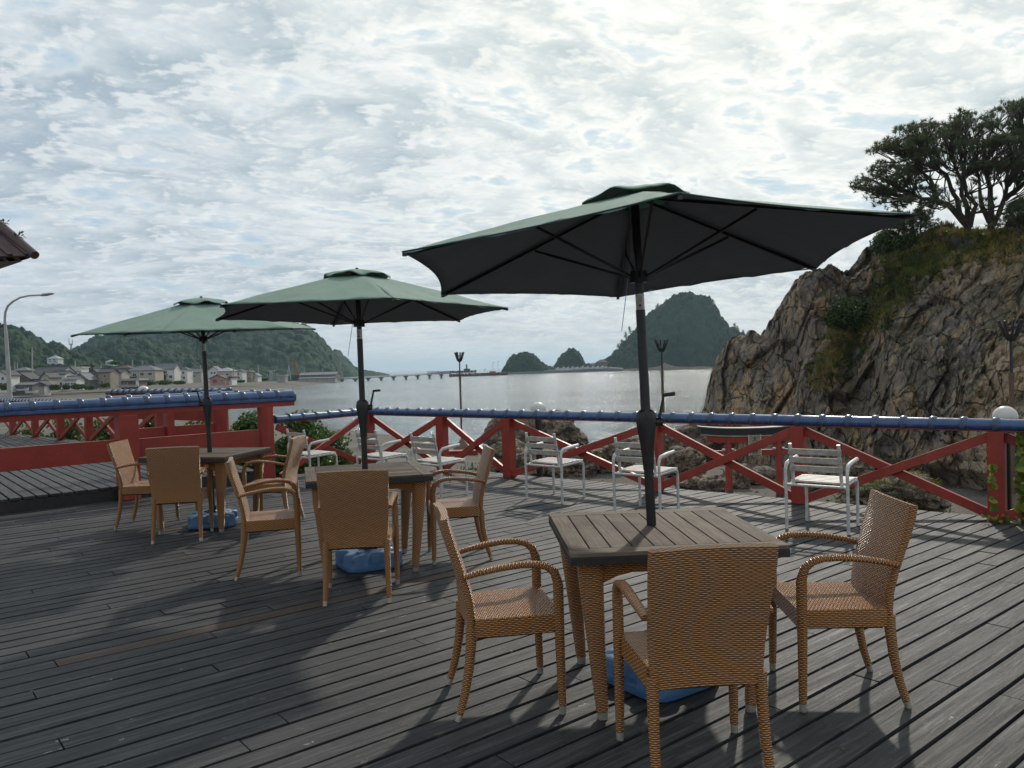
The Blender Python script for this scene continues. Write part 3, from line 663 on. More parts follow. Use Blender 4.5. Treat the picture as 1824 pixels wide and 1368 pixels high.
for ti in (0, 1):
    base = limbs3[[i for i, l in enumerate(limbs3) if l[0] == ti][0]][2][0]
    T = thing('pine_tree', plab[ti], 'pine tree', base, 0, 'pines growing on top of the cliff')
    mb = MB()
    for t2, li, pts in limbs3:
        if t2 != ti: continue
        r0 = .21 if li == 0 else .15; pp = []
        for a, b in zip(pts[:-1], pts[1:]):
            for q in (0, .5): pp.append(a.lerp(b, q)+Vector((rr.uniform(-.03, .03), 0, rr.uniform(-.03, .03))) if q else a)
        pp.append(pts[-1]); mb.tube(pp, [r0*(1-.78*k/(len(pp)-1)) for k in range(len(pp))], 7)
    for p, lim, k in pads[ti]:
        q = lim[max(1, k-1)]; mid = q.lerp(p, .5)+Vector((rr.uniform(-.2, .2), rr.uniform(-.2, .2), -.18)); mb.tube([q, q.lerp(mid, .6), mid, p], [.045, .035, .025, .012], 4, caps=False)
        for _ in range(5):
            e = p+Vector((rr.uniform(-.6, .6), rr.uniform(-.5, .5), rr.uniform(0, .15))); mb.tube([mid, p.lerp(e, .5), e], [.018, .014, .006], 3, caps=False)
    mb.build('trunk', 'bark', T, off=base, smooth=60)
    PP = []
    for p, _, _ in pads[ti]:
        a = rr.uniform(.28, .72); m = int(12*a/.5)
        th = RNG.random(m)*2*PI; ra = np.sqrt(RNG.random(m))*a
        PP.append(np.stack([p.x+np.cos(th)*ra, p.y+np.sin(th)*ra, p.z+RNG.normal(size=m)*.06+(a-ra)*.12], 1))
    PP = np.concatenate(PP); dd = np.tile(np.array([[0, 0, .75]]), (len(PP), 1))
    v, f, r = tuft_tris(PP, dd, .21, RNG)
    npmesh('crown', v, f, 'pine_needle', T, rnd=r, off=base)
def small_pine(base, h, label, n=40, spread=.9, ln=.2, group=None):
    T = thing('small_pine', label, 'pine tree', base, 0, group); mb = MB(); PP = []
    tr = [Vector((0, 0, -.2)), Vector((rr.uniform(-.1, .1)*h, 0, h*.5)), Vector((rr.uniform(-.15, .15)*h, 0, h))]
    mb.tube(tr, [h*.035, h*.025, h*.01], 5)
    for k in range(n):
        t = .35+.65*rr.random(); q = tr[1].lerp(tr[2], (t-.5)*2) if t > .5 else tr[0].lerp(tr[1], t*2); a = rr.uniform(0, 2*PI); s = spread*h*(1.05-t)*rr.uniform(.3, 1)+.1
        e = q+Vector((math.cos(a)*s, math.sin(a)*s, rr.uniform(.0, .12)*h)); mb.tube([q, e], [h*.008, h*.003], 3, caps=False)
        for j in range(4): f_ = .5+.5*rr.random(); PP.append(q.lerp(e, f_)+Vector([rr.uniform(-.12, .12)*h*.5 for _ in range(3)]))
    mb.build('trunk', 'bark', T)
    PP = np.array([p[:] for p in PP]); v, f, r = tuft_tris(PP, np.tile([[0, 0, .6]], (len(PP), 1)), ln, RNG)
    npmesh('crown', v, f, 'pine_needle', T, rnd=r); return T
for px, py, Y, h, lb in ((1600, 440, 46, 1.9, 'low straggly pine on the clifftop under the tip of the nearest umbrella'), (1642, 438, 45, 2.0, 'small ragged pine between the low clifftop pine and the forked pine'), (1815, 418, 38, 1.5, 'bushy little pine at the right frame edge below the tall pine')):
    small_pine(atY(px, py, Y), h, lb, 90, 1.5, .17, 'small pines on the clifftop')

# ---------------------------------------------------------------- hills and islands (forested terrain)
def hill(name, prof, D, w, zb, bump, sc_, nx=300, ny=120, back=.6, rng_s=1, pw=.8, mt='forest', bulge=.0, relief=.1):
    xs, ys = zip(*prof); us = np.linspace(xs[0], xs[-1], nx); sk = np.interp(us, xs, ys)
    rid = np.array([atY(u, s, D) for u, s in zip(us, sk)]); t = np.linspace(0, 1+back, ny)
    T = t[None]; Yf = D-w*(1-np.minimum(T, 1))+np.maximum(T-1, 0)*w; Yf = np.repeat(Yf, nx, 0)
    s = np.where(T <= 1, np.sin(np.clip(T, 0, 1)*PI/2)**pw, np.cos(np.clip((T-1)/back, 0, 1)*PI/2))
    H = (rid[:, 2]-zb)[:, None]; Z = zb+H*s; k = (rid[:, 0]/rid[:, 1])[:, None]; X = k*Yf
    P = np.stack([X, Yf, Z], -1); lf = fbm(P*np.array([1, 1, 0])/(w*.35), 4, rng_s)-.5
    env = np.sin(np.clip(T, 0, 1)*PI)**.8
    Z = Z+lf*H*relief*6*env*.5
    Y2 = Yf+lf*w*.25*env; X2 = k*Y2; P = np.stack([X2, Y2, Z*1.4], -1)/sc_
    f1, f2, idd = worley(P, rng_s+3); g1, g2, id2 = worley(P*2.3, rng_s+5)
    hgt = bump*(np.clip(1-f1**1.6, 0, 1)*(.45+1.1*idd))+bump*.45*(1-g1)*(.4+id2)
    edge = np.clip(np.minimum(T*8, 1), 0, 1)*np.clip(H/(3*bump), 0, 1)
    Z = Z+(hgt-bump*.75)*edge; Y2 = Y2-hgt*.5*edge
    V = np.stack([X2, Y2, Z], -1).reshape(-1, 3); F = gridF(nx, ny); ff = idd.reshape(-1)[F[:, 0]]*.7+.3*id2.reshape(-1)[F[:, 0]]
    o = npmesh(name, V, F, mt, rnd=ff, smooth=True); return tag(o, kind='structure')
hill('forested_hill', [(-260, 600), (-60, 586), (0, 588), (20, 590), (45, 595), (65, 606), (85, 617), (100, 622), (112, 619), (127, 629), (145, 634), (170, 645), (200, 660), (230, 672)], 620, 190, -4, 4.5, 8., 330, 130, rng_s=2)
hill('forested_hill', [(60, 660), (100, 640), (125, 629), (150, 621), (165, 612), (190, 602), (215, 598), (240, 590), (300, 582), (400, 577), (470, 577), (537, 583), (548, 585), (563, 597), (578, 612), (592, 627), (602, 648), (612, 668)], 1100, 330, -5, 6.5, 13., 420, 170, rng_s=12, relief=.14)
hill('forested_hill', [(90, 668), (125, 642), (170, 628), (205, 613), (235, 608), (262, 611), (290, 622), (330, 636), (380, 646), (450, 655), (500, 668)], 760, 160, -4, 5., 9., 330, 110, rng_s=23)
hill('sea_cape', [(540, 660), (575, 632), (592, 625), (605, 626), (612, 633), (620, 640), (630, 653), (640, 659), (656, 660.5), (672, 663.5), (694, 667)], 1320, 150, -5, 4., 12., 220, 80, rng_s=33)
hill('wooded_island', [(1030, 656), (1045, 650), (1060, 648), (1078, 641), (1095, 630), (1110, 612), (1125, 595), (1138, 578), (1150, 564), (1165, 552), (1180, 541), (1200, 533), (1215, 527), (1232, 524), (1248, 527), (1263, 534), (1275, 549), (1285, 567), (1300, 584), (1318, 596), (1335, 607), (1360, 625), (1400, 645), (1440, 650)], 900, 60, -5, 5., 8., 420, 150, rng_s=43, pw=.6, relief=.05)
hill('wooded_islet', [(890, 666), (897, 656), (903, 644), (912, 635), (922, 630), (935, 627), (948, 630), (957, 637), (966, 648), (975, 652), (990, 655), (1003, 659), (1010, 661)], 850, 26, -5, 2.8, 5., 220, 70, rng_s=53, pw=.5, relief=.05)
hill('wooded_islet', [(984, 657), (992, 643), (1003, 629), (1012, 623), (1020, 621), (1031, 627), (1038, 637), (1043, 650), (1048, 657)], 930, 22, -5, 2.6, 5., 160, 70, rng_s=63, pw=.45, relief=.05)
isl = [(1094, 632, 8), (1101, 622, 9), (1107, 614, 9), (1115, 604, 11), (1123, 593, 10), (1172, 548, 8), (1186, 540, 8), (1205, 531, 7), (1270, 540, 8), (1308, 590, 12), (1313, 595, 13), (1322, 599, 10)]
il = ['lowest of the pines on the left skyline of the big island', 'second lowest pine on the left skyline of the big island', 'third pine up the left skyline of the big island', 'fourth pine up the left skyline of the big island, just left of the umbrella pole', 'pine on the island skyline right at the umbrella pole',
      'pine on the left shoulder of the big island', 'pine near the island top, left of the summit', 'pine beside the summit of the big island', 'pine on the right shoulder of the big island', 'leaning pine on the right skyline of the island above the cliff notch', 'tallest pine on the right skyline of the island', 'rightmost skyline pine of the island, beside the near cliff']
for (px, py, h), lb in zip(isl, il): small_pine(atY(px, py+7, 893), h, lb, 34, .6, 1.9, 'pines on the skyline of the wooded island')
# low stony spit joining the islets, and the tidal rocks before the big island
def spit(name, pts, D, w, h, mt, seed):
    xs, ys = zip(*pts); us = np.linspace(xs[0], xs[-1], 240); sk = np.interp(us, xs, ys); r_ = np.array([atY(u, s, D) for u, s in zip(us, sk)])
    T = np.linspace(0, 1, 12)[None]; Y = D-w/2+w*T; k = (r_[:, 0]/r_[:, 1])[:, None]; Z = WZ-.6+(r_[:, 2]+5.6)[:, None]*np.sin(T*PI)**.35; X = k*Y
    Z = Z+(fbm(np.stack([X, Y+0*X, Z], -1)*.35, 4, seed)-.5)*h*np.sin(T*PI)
    return tag(npmesh(name, np.stack([X, Y+0*X, Z], -1).reshape(-1, 3), gridF(240, 12), mt, smooth=False), kind='structure')
spit('stony_spit', [(880, 664.5), (900, 661), (960, 659), (1010, 658), (1050, 655), (1090, 654), (1110, 655.5)], 830, 16, 2.2, 'sea_wall', 3)
spit('tidal_rocks', [(1100, 656), (1130, 654), (1160, 652), (1174, 648), (1184, 641), (1192, 645), (1202, 650), (1230, 651), (1245, 649), (1262, 650.5), (1290, 650)], 845, 12, 2.6, 'boulder_rock', 8)
spit('stony_spit', [(1000, 657), (1100, 652.5), (1300, 648), (1420, 646)], 872, 14, 1.0, 'sea_wall', 12)

# ================================================================== DECK
def xint(poly, y):
    xs = []
    for (x1, y1), (x2, y2) in zip(poly, poly[1:]+poly[:1]):
        if (y1 > y) != (y2 > y): xs.append(x1+(x2-x1)*(y-y1)/(y2-y1))
    return sorted(xs)
def planks(name, poly, ang, ztop, th=.035, pitch=.136, gap=.019, seed=1, lmin=1.6, lmax=3.8, missing=()):
    ca, sa = math.cos(-ang), math.sin(-ang); pl = [(x*ca-y*sa, x*sa+y*ca) for x, y in poly]
    r = random.Random(seed); mb = MB(); y0 = min(p[1] for p in pl); y1 = max(p[1] for p in pl); y = y0+.001; row = 0
    while y+pitch < y1:
        a, b = y, y+pitch-gap; xa = xint(pl, a+.002); xb = xint(pl, b-.002)
        if len(xa) == len(xb) and len(xa) >= 2:
            for k in range(0, len(xa)-1, 2):
                l0, l1, m0, m1 = xa[k], xa[k+1], xb[k], xb[k+1]
                lo, hi = min(l0, m0), max(l1, m1); cuts = []; x = lo-r.uniform(0, 3)
                while x < hi: x += r.uniform(lmin, lmax); cuts.append(x)
                st = None; prev = (l0, m0)
                for c in cuts+[1e9]:
                    if c < max(l0, m0)+.15: continue
                    e = (min(l1, c), min(m1, c)) if c < min(l1, m1)-.15 else (l1, m1)
                    z = ztop+r.uniform(-.003, .002); g_ = .0035
                    vs = [(prev[0]+g_, a, z-th), (e[0]-g_, a, z-th), (e[1]-g_, b, z-th), (prev[1]+g_, b, z-th), (prev[0]+g_, a, z), (e[0]-g_, a, z), (e[1]-g_, b, z), (prev[1]+g_, b, z)]
                    mb.add(vs, [(3, 2, 1, 0), (4, 5, 6, 7), (0, 1, 5, 4), (1, 2, 6, 5), (2, 3, 7, 6), (3, 0, 4, 7)])
                    if e == (l1, m1): break
                    prev = e
        y += pitch; row += 1
    o = mb.build(name, 'deck_wood', bevel=.004, seg=1); o.rotation_euler = (0, 0, ang); return tag(o, kind='structure')
DA = R(39.5)
deck_poly = [(10, -2.5), (10, 2.55), (4.55, 7.22), (-2.3, 13.25), (-3.62, 11.42), (-9.6, 5.9), (-9.6, -2.5)]
planks('wooden_deck', deck_poly, DA, 0., seed=4)
# dark joists and ground below the gaps
jb = MB()
for k in range(-16, 18):
    c = Vector((k*.75*math.cos(DA), k*.75*math.sin(DA), -.12)); d = Vector((-math.sin(DA), math.cos(DA), 0))
    pl = deck_poly; pts = []
    for (x1, y1), (x2, y2) in zip(pl, pl[1:]+pl[:1]):
        a = Vector((x1, y1)); b = Vector((x2, y2)); e = b-a; den = e.x*d.y-e.y*d.x
        if abs(den) < 1e-9: continue
        t = ((c.x-a.x)*d.y-(c.y-a.y)*d.x)/den
        if 0 <= t <= 1: q = a+e*t; pts.append((q-c.xy).dot(d.xy))
    pts.sort()
    if len(pts) >= 2 and pts[1]-pts[0] > .5: jb.bar(c+d*(pts[0]+.06), c+d*(pts[1]-.06), .07, .15)
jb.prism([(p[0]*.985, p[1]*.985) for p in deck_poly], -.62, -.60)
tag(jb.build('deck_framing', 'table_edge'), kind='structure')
plat_poly = [(-9.45, 5.65), (-3.50, 11.20), (-4.5, 12.3), (-5.4, 13.75), (-12.9, 20.6), (-24, 12)]
planks('raised_deck', plat_poly, DA+PI/2, .172, seed=9)
fb = MB(); fb.bar((-9.43, 5.69, .063), (-3.53, 11.20, .063), .03, .14); fb.bar((-3.52, 11.24, .063), (-4.45, 12.25, .063), .03, .14)
fb.prism([(-9.4, 5.75), (-3.56, 11.2), (-4.5, 12.25), (-5.45, 13.7), (-12.9, 20.5), (-23.9, 12)], -.5, .125)
tag(fb.build('raised_deck_edge', 'table_edge'), kind='structure')
# small dead leaves and grit lying on the boards
lv = []; r = random.Random(3)
LP = []
for k in range(90):
    y = 3+9*r.random()**1.3; x = r.uniform(-.6, .6)*y
    if x*.8+y > 10.6: continue
    LP.append((x, y, .004))
v, f, q = leaf_at(np.array(LP), .012, .0, RNG); v[:, 2] = .0035+np.abs(v[:, 2]-.004)*.35
tag(npmesh('deck_litter', v, f, 'grass_blade', rnd=q), kind='stuff')

# ================================================================== FENCES
def tile_run(mb, a, b, rad, L=.254, ring_first=True, flat=.55):
    a, b = Vector(a), Vector(b); n = max(1, round((b-a).length/L)); d = (b-a)/n; t = d.normalized(); x = Vector((-t.y, t.x, 0)); x.normalize(); up = Vector((0, 0, 1))
    def ring(p, r_, w=1.):
        out = []
        for k in range(16):
            an = 2*PI*k/16; cx, cz = math.cos(an)*r_, math.sin(an)*r_
            out.append(p+x*cx*w+up*max(cz, -rad*flat))
        return out
    for k in range(n):
        p0 = a+d*k; p1 = a+d*(k+1); rv = random.random()
        mb.rings([ring(p0, rad*.97), ring(p1, rad)], None, True, True, 0, rv)
        w = .066
        mb.rings([ring(p0-t*w*.55, rad*1.02), ring(p0-t*w*.38, rad*1.17), ring(p0-t*w*.15, rad*1.22), ring(p0+t*w*.12, rad*1.23), ring(p0+t*w*.36, rad*1.18), ring(p0+t*w*.5, rad*1.02)], None, True, True, 1, rv)
def col_part(name, mt, parent, off, fn, bevel=.004, smooth=None):
    mb = MB(); fn(mb); return mb.build(name, mt, parent, off, smooth, bevel)
def fence(name, label, posts, zb, zr, ends=(0., 0.), braces=True, rad=.058, pw=.135, postend=(True, True), square=True, group=None, beam=.055, board=None, L=.254, zpost=None, brace_rng=None):
    P = [Vector((x, y, 0)) for x, y in posts]; off = Vector((P[0].x, P[0].y, 0))
    T = thing(name, label, 'fence', off, 0, group)
    d0 = (P[1]-P[0]).normalized(); d1 = (P[-1]-P[-2]).normalized(); zc = zr-rad*1.05
    path = [P[0]-d0*ends[0]]+P[1:-1]+[P[-1]+d1*ends[1]]
    if len(P) == 2: path = [P[0]-d0*ends[0], P[1]+d1*ends[1]]
    mb = MB()
    for a, b in zip(path[:-1], path[1:]): tile_run(mb, a+Vector((0, 0, zc)), b+Vector((0, 0, zc)), rad, L)
    mb.build('tile_coping', ['blue_tile', 'tile_ring'], T, off, 45)
    zt = zc-rad*.55-.002; mb = MB()
    for a, b in zip(path[:-1], path[1:]): mb.bar(a+Vector((0, 0, zt-beam/2)), b+Vector((0, 0, zt-beam/2)), pw*.75, beam)
    mb.build('top_beam', 'red_paint', T, off, None, .004)
    zt -= beam
    for i, p in enumerate(P):
        if (i == 0 and not postend[0]) or (i == len(P)-1 and not postend[1]): continue
        d = d1 if i == len(P)-1 else (P[i+1]-P[i]).normalized()
        rot = Matrix.Rotation(math.atan2(d.y, d.x), 3, 'Z'); mb = MB(); z0 = (zb if zpost is None else zpost)
        mb.box(p+Vector((0, 0, (z0+zt)/2)), (pw, pw, zt-z0), rot); mb.build('post', 'red_paint', T, off, None, .006)
    if braces:
        for i, (a, b) in enumerate(zip(P[:-1], P[1:])):
            if brace_rng and i not in brace_rng: continue
            d = (b-a).normalized(); n = Vector((-d.y, d.x, 0)); a2 = a+d*pw*.45; b2 = b-d*pw*.45; hh = .085
            col_part('brace', 'red_paint_worn', T, off, lambda m: m.bar(a2+n*.024+Vector((0, 0, zt-hh*.6)), b2+n*.024+Vector((0, 0, zb+hh*.6)), .045, hh))
            col_part('brace', 'red_paint', T, off, lambda m: m.bar(a2-n*.024+Vector((0, 0, zb+hh*.6)), b2-n*.024+Vector((0, 0, zt-hh*.6)), .045, hh))
    if board:
        for (i, z0, z1, thk) in board:
            a, b = P[i], P[i+1]; d = (b-a).normalized()
            col_part('board', 'red_paint', T, off, lambda m: m.bar(a+d*pw*.5+Vector((0, 0, (z0+z1)/2)), b-d*pw*.5+Vector((0, 0, (z0+z1)/2)), thk, z1-z0))
    return T
fl = lambda s: (4.39-.758*s, 7.1+.652*s)
MP = [fl(-3.6), fl(-1.77), fl(.08), fl(1.87), fl(3.58), fl(5.88), fl(7.18), fl(8.86)]
fence('tiled_fence', 'long red crossed fence with blue tiles along the sea side of the deck', MP, 0., .925, (0, 0), rad=.066, beam=.012)
fence('tiled_fence', 'short red crossed fence from the deck corner to the round red column', [(-2.42, 12.86), (-3.38, 11.30)], 0., .925, (0, .0), postend=(False, False), rad=.066, beam=.012)
FA = lambda t, o=0.: (-5.8+.73*t-.68*o, 9.0+.68*t+.73*o)
# fence A: entrance rail nearest to us
def entrance(label, t0, t1, o, colts, boxts, rail, bsegs, zcol):
    p0 = Vector((*FA(t0, o), 0)); p1 = Vector((*FA(t1, o), 0)); off = Vector((*FA(colts[0], o), 0)); T = thing('entrance_rail', label, 'fence', off, 0, 'low entrance fences with boards and round columns')
    rad = .078; zr = 1.27; zc = zr-rad; mb = MB(); tile_run(mb, p0+Vector((0, 0, zc)), p1+Vector((0, 0, zc)), rad, .256, flat=.35)
    mb.build('tile_coping', ['blue_tile', 'tile_ring'], T, off, 45)
    d = (p1-p0).normalized()
    col_part('tile_edge', 'blue_tile', T, off, lambda m: m.bar(p0+Vector((0, 0, zc-.050)), p1+Vector((0, 0, zc-.050)), .19, .040))
    col_part('top_beam', 'red_paint', T, off, lambda m: m.bar(p0+Vector((0, 0, zc-.108)), p1+Vector((0, 0, zc-.108)), .12, .070))
    zt = zc-.143
    for t in colts:
        q = FA(t, o); mb = MB(); mb.lathe([(.108, zcol), (.108, zt)], 28, (q[0], q[1], 0)); mb.build('column', 'red_paint', T, off, 40)
    for t, w in boxts:
        q = FA(t, o); rot = Matrix.Rotation(math.atan2(.68, .73), 3, 'Z'); col_part('box_post', 'red_paint', T, off, lambda m: m.box((q[0], q[1], (zcol+zt)/2), (w, .2, zt-zcol), rot), .008)
    for a, b, z0, z1 in bsegs:
        qa, qb = FA(a, o), FA(b, o); col_part('board', 'red_paint', T, off, lambda m: m.bar((qa[0], qa[1], (z0+z1)/2), (qb[0], qb[1], (z0+z1)/2), .05, z1-z0))
    m = MB(); e = p1+Vector((0, 0, zc-.02)); m.tube([e-d*.01, e+d*.025], [rad*1.06, rad*.98], 20); m.build('end_tile', 'tile_ring', T, off, 40)
    return T
entrance('red rail with low board and big blue tiles ending over a round column', -3.2, 3.62, 0., [3.2], [(1.36, .23), (-3.0, .2)], True, [(-3., 1.25, .49, .755), (1.47, 3.10, .46, .745)], .0)
entrance('second red rail close behind the first, its round column beside the farthest umbrella pole', 1.52, 4.1, 1.22, [3.07], [(2.31, .10)], True, [(1.6, 2.26, .60, .80), (2.36, 2.97, .60, .80)], .17)
BP = [(-5.5-.736*s, 13.6+.677*s) for s in (1.2, 2.9, 4.6, 6.3, 8.0, 9.7, 11.4)]
fence('tiled_fence', 'distant red crossed fence along the far edge of the raised deck', BP, .172, 1.09, (.8, 0), rad=.058, beam=.05)
DP = [(-5.6, 15.45), (-7.3, 16.72), (-9.0, 18.0)]
fence('tiled_fence', 'farthest fence with closely ribbed blue tiles and a white globe lamp showing behind it', DP, .1, 1.27, (.2, .2), rad=.07, beam=.06, braces=False, board=[(0, .62, .86, .05), (1, .62, .86, .05)], zpost=-2.5)

# ------------------------------------------------------------------ globe lamps behind the rails
def globe(x, y, ztop, rad, label, zb=-2.4):
    T = thing('globe_lamp', label, 'lamp', (x, y, zb), 0, 'white globe lamps on posts behind the rails')
    mb = MB(); mb.lathe([(rad*math.cos(a), ztop-rad+rad*math.sin(a)-zb) for a in [R(q) for q in range(-88, 91, 8)]], 32); mb.build('globe', 'milk_glass', T, None, 60)
    mb = MB(); mb.lathe([(rad*.5, ztop-zb-rad*1.75), (rad*1.12, ztop-zb-rad*1.22), (rad*1.20, ztop-zb-rad*1.16), (rad*1.05, ztop-zb-rad*1.12), (rad*.5, ztop-zb-rad*1.6)], 28); mb.build('collar', 'black_metal', T, None, 50)
    mb = MB(); mb.tube([(0, 0, 0), (0, 0, ztop-zb-rad*1.7)], .045, 12); mb.build('post', 'black_metal', T, None, 50); return T
p = atY(958, 716, 11.0); globe(p.x, 11.0, p.z, .108, 'white globe lamp rising above the blue rail over the flat sea')
p = atY(1790, 722, 7.45); globe(p.x, p.y+.0, p.z-.005, .108, 'white globe lamp on the blue rail in front of the cliff at the far right')
p = atY(255, 687, 20.5); globe(p.x, p.y, p.z, .15, 'small distant globe lamp behind the farthest blue tiled fence')

# ------------------------------------------------------------------ vine on the right post
v1, f1, r1 = [], [], []
def vleaf(P, size, rng):
    n = len(P); nr = rng.normal(size=(n, 3))*np.array([.5, .35, .5])+np.array([0, -.9, .25]); nr /= np.linalg.norm(nr, axis=1)[:, None]
    a = np.cross(nr, np.array([0., 0, 1])+rng.normal(size=(n, 3))*.4); a /= np.linalg.norm(a, axis=1)[:, None]; b = np.cross(nr, a)
    s = (size*(.6+.8*rng.random(n)))[:, None]; o = [(0, -1), (.75, -.45), (.9, .3), (.35, .75), (0, .55), (-.35, .75), (-.9, .3), (-.75, -.45)]
    V = np.stack([P+a*s*x+b*s*y+nr*s*(.12*abs(x)) for x, y in o], 1).reshape(-1, 3)
    k = np.arange(n)[:, None]*8; F = np.concatenate([k+np.array([[0, 1, 2, 3]]), k+np.array([[0, 3, 4, 5]]), k+np.array([[0, 5, 6, 7]])]); rr_ = rng.random(n)
    return V, F, np.concatenate([rr_]*3)
T = thing('climbing_vine', 'leafy green and yellow vine climbing the right fence post below the globe lamp', 'plant', (4.55, 7.25, 0))
mb = MB(); pts = []
for k in range(7):
    x0 = 4.55+.06*k; mb.tube([(x0, 7.1+.02*k, -.3), (x0+.05*math.sin(k*2), 7.08, .25), (x0+.06*math.cos(k), 7.1, .55), (x0+.03, 7.0, .86)], [.010, .008, .006, .004], 5)
mb.build('stem', 'bark', T, (4.55, 7.25, 0))
n = 760; zz = RNG.random(n)*.92-.10; xx = 4.40+RNG.random(n)**.9*(.60)+.03*np.sin(zz*9); yy = 7.02-.16*RNG.random(n)
Pv = np.stack([xx, yy, zz], 1); v, f, r = vleaf(Pv, .042, RNG); Lx = [(v, f, r)]
n = 16; Pv = np.stack([4.185+.04*RNG.random(n), 6.99+.03*RNG.random(n), .12+.38*RNG.random(n)], 1); Lx.append(vleaf(Pv, .034, RNG))
n = 60; Pv = np.stack([4.12+.65*RNG.random(n), 6.98+.1*RNG.random(n), .02+.05*RNG.random(n)], 1); Lx.append(vleaf(Pv, .018, RNG))
n = 40; Pv = np.stack([4.58+.3*RNG.random(n), 7.03+.06*RNG.random(n), .93+.05*RNG.random(n)], 1); Lx.append(vleaf(Pv, .02, RNG))
v, f, r = joinl(Lx); npmesh('foliage', v, f, 'vine_leaf', T, rnd=r, off=(4.55, 7.25, 0))

# ------------------------------------------------------------------ shrubs beyond the rails
def shrub(px, pytop, Y, wpx, label, n=3000, leaf=.045, mt='shrub_leaf', group='green shrubs outside the rails', ground=None):
    p = atY(px, pytop, Y); zb = float(sand_z(p.x, Y)) if ground is None else ground; rx = wpx/1423*Y/2; h = p.z-zb
    T = thing('leafy_shrub', label, 'shrub', (p.x, Y, zb), 0, group); mb = MB(); r = random.Random(px); L = []
    for k in range(9):
        a = r.uniform(0, 2*PI); e = Vector((math.cos(a)*rx*.6, math.sin(a)*rx*.5, h*r.uniform(.5, .85))); mb.tube([(0, 0, 0), e*.5+Vector((0, 0, h*.1)), e], [.04, .025, .01], 5)
    mb.build('stem', 'bark', T)
    nb = 13
    for k in range(nb):
        a = r.uniform(0, 2*PI); q = r.random()**.5; c = (math.cos(a)*rx*.62*q, math.sin(a)*rx*.55*q, h*(1-.30*q**2)-.32*rx*r.uniform(.8, 1.5)-.05)
        s = rx*r.uniform(.34, .52); L.append(leaves(c, (s, s, s*.8), int(n*1.25/nb), leaf, .25))
    L.append(leaves((0, 0, h*.45), (rx*.9, rx*.8, h*.42), int(n*.8), leaf*1.3, .3))
    v, f, rr_ = joinl(L); npmesh('foliage', v, f, mt, T, rnd=rr_); return T
shrub(445, 714, 14.6, 165, 'dense green shrub framed between the two round red columns', 5200, .04)
shrub(532, 715, 14.2, 130, 'dark shrub just right of the first round red column, behind a white chair', 4200, .04)
shrub(585, 745, 15.5, 110, 'lower rounded shrub behind the leftmost white chair, at the edge of the sand', 3200, .04)
shrub(365, 727, 16.5, 120, 'shrub seen through the entrance rail left of the third umbrella pole', 2600, .045)
shrub(272, 728, 18.5, 90, 'small shrub seen through the entrance rail right of the box post', 1500, .05)
shrub(205, 720, 21, 150, 'dark shrub behind the crossed fence beside the box post', 4200, .05)
shrub(120, 733, 22.5, 130, 'bush behind the distant crossed fence on the raised deck', 4000, .05)
shrub(45, 742, 24, 100, 'bush behind the distant crossed fence near the left frame edge', 1600, .05)
shrub(840, 812, 15.5, 120, 'low green weeds behind the white chairs left of the middle fence post', 1500, .03, ground=-1.9)
shrub(1440, 890, 11.5, 50, 'small bright weed at the foot of the fence post behind the rightmost white chair', 420, .03, ground=-.75)

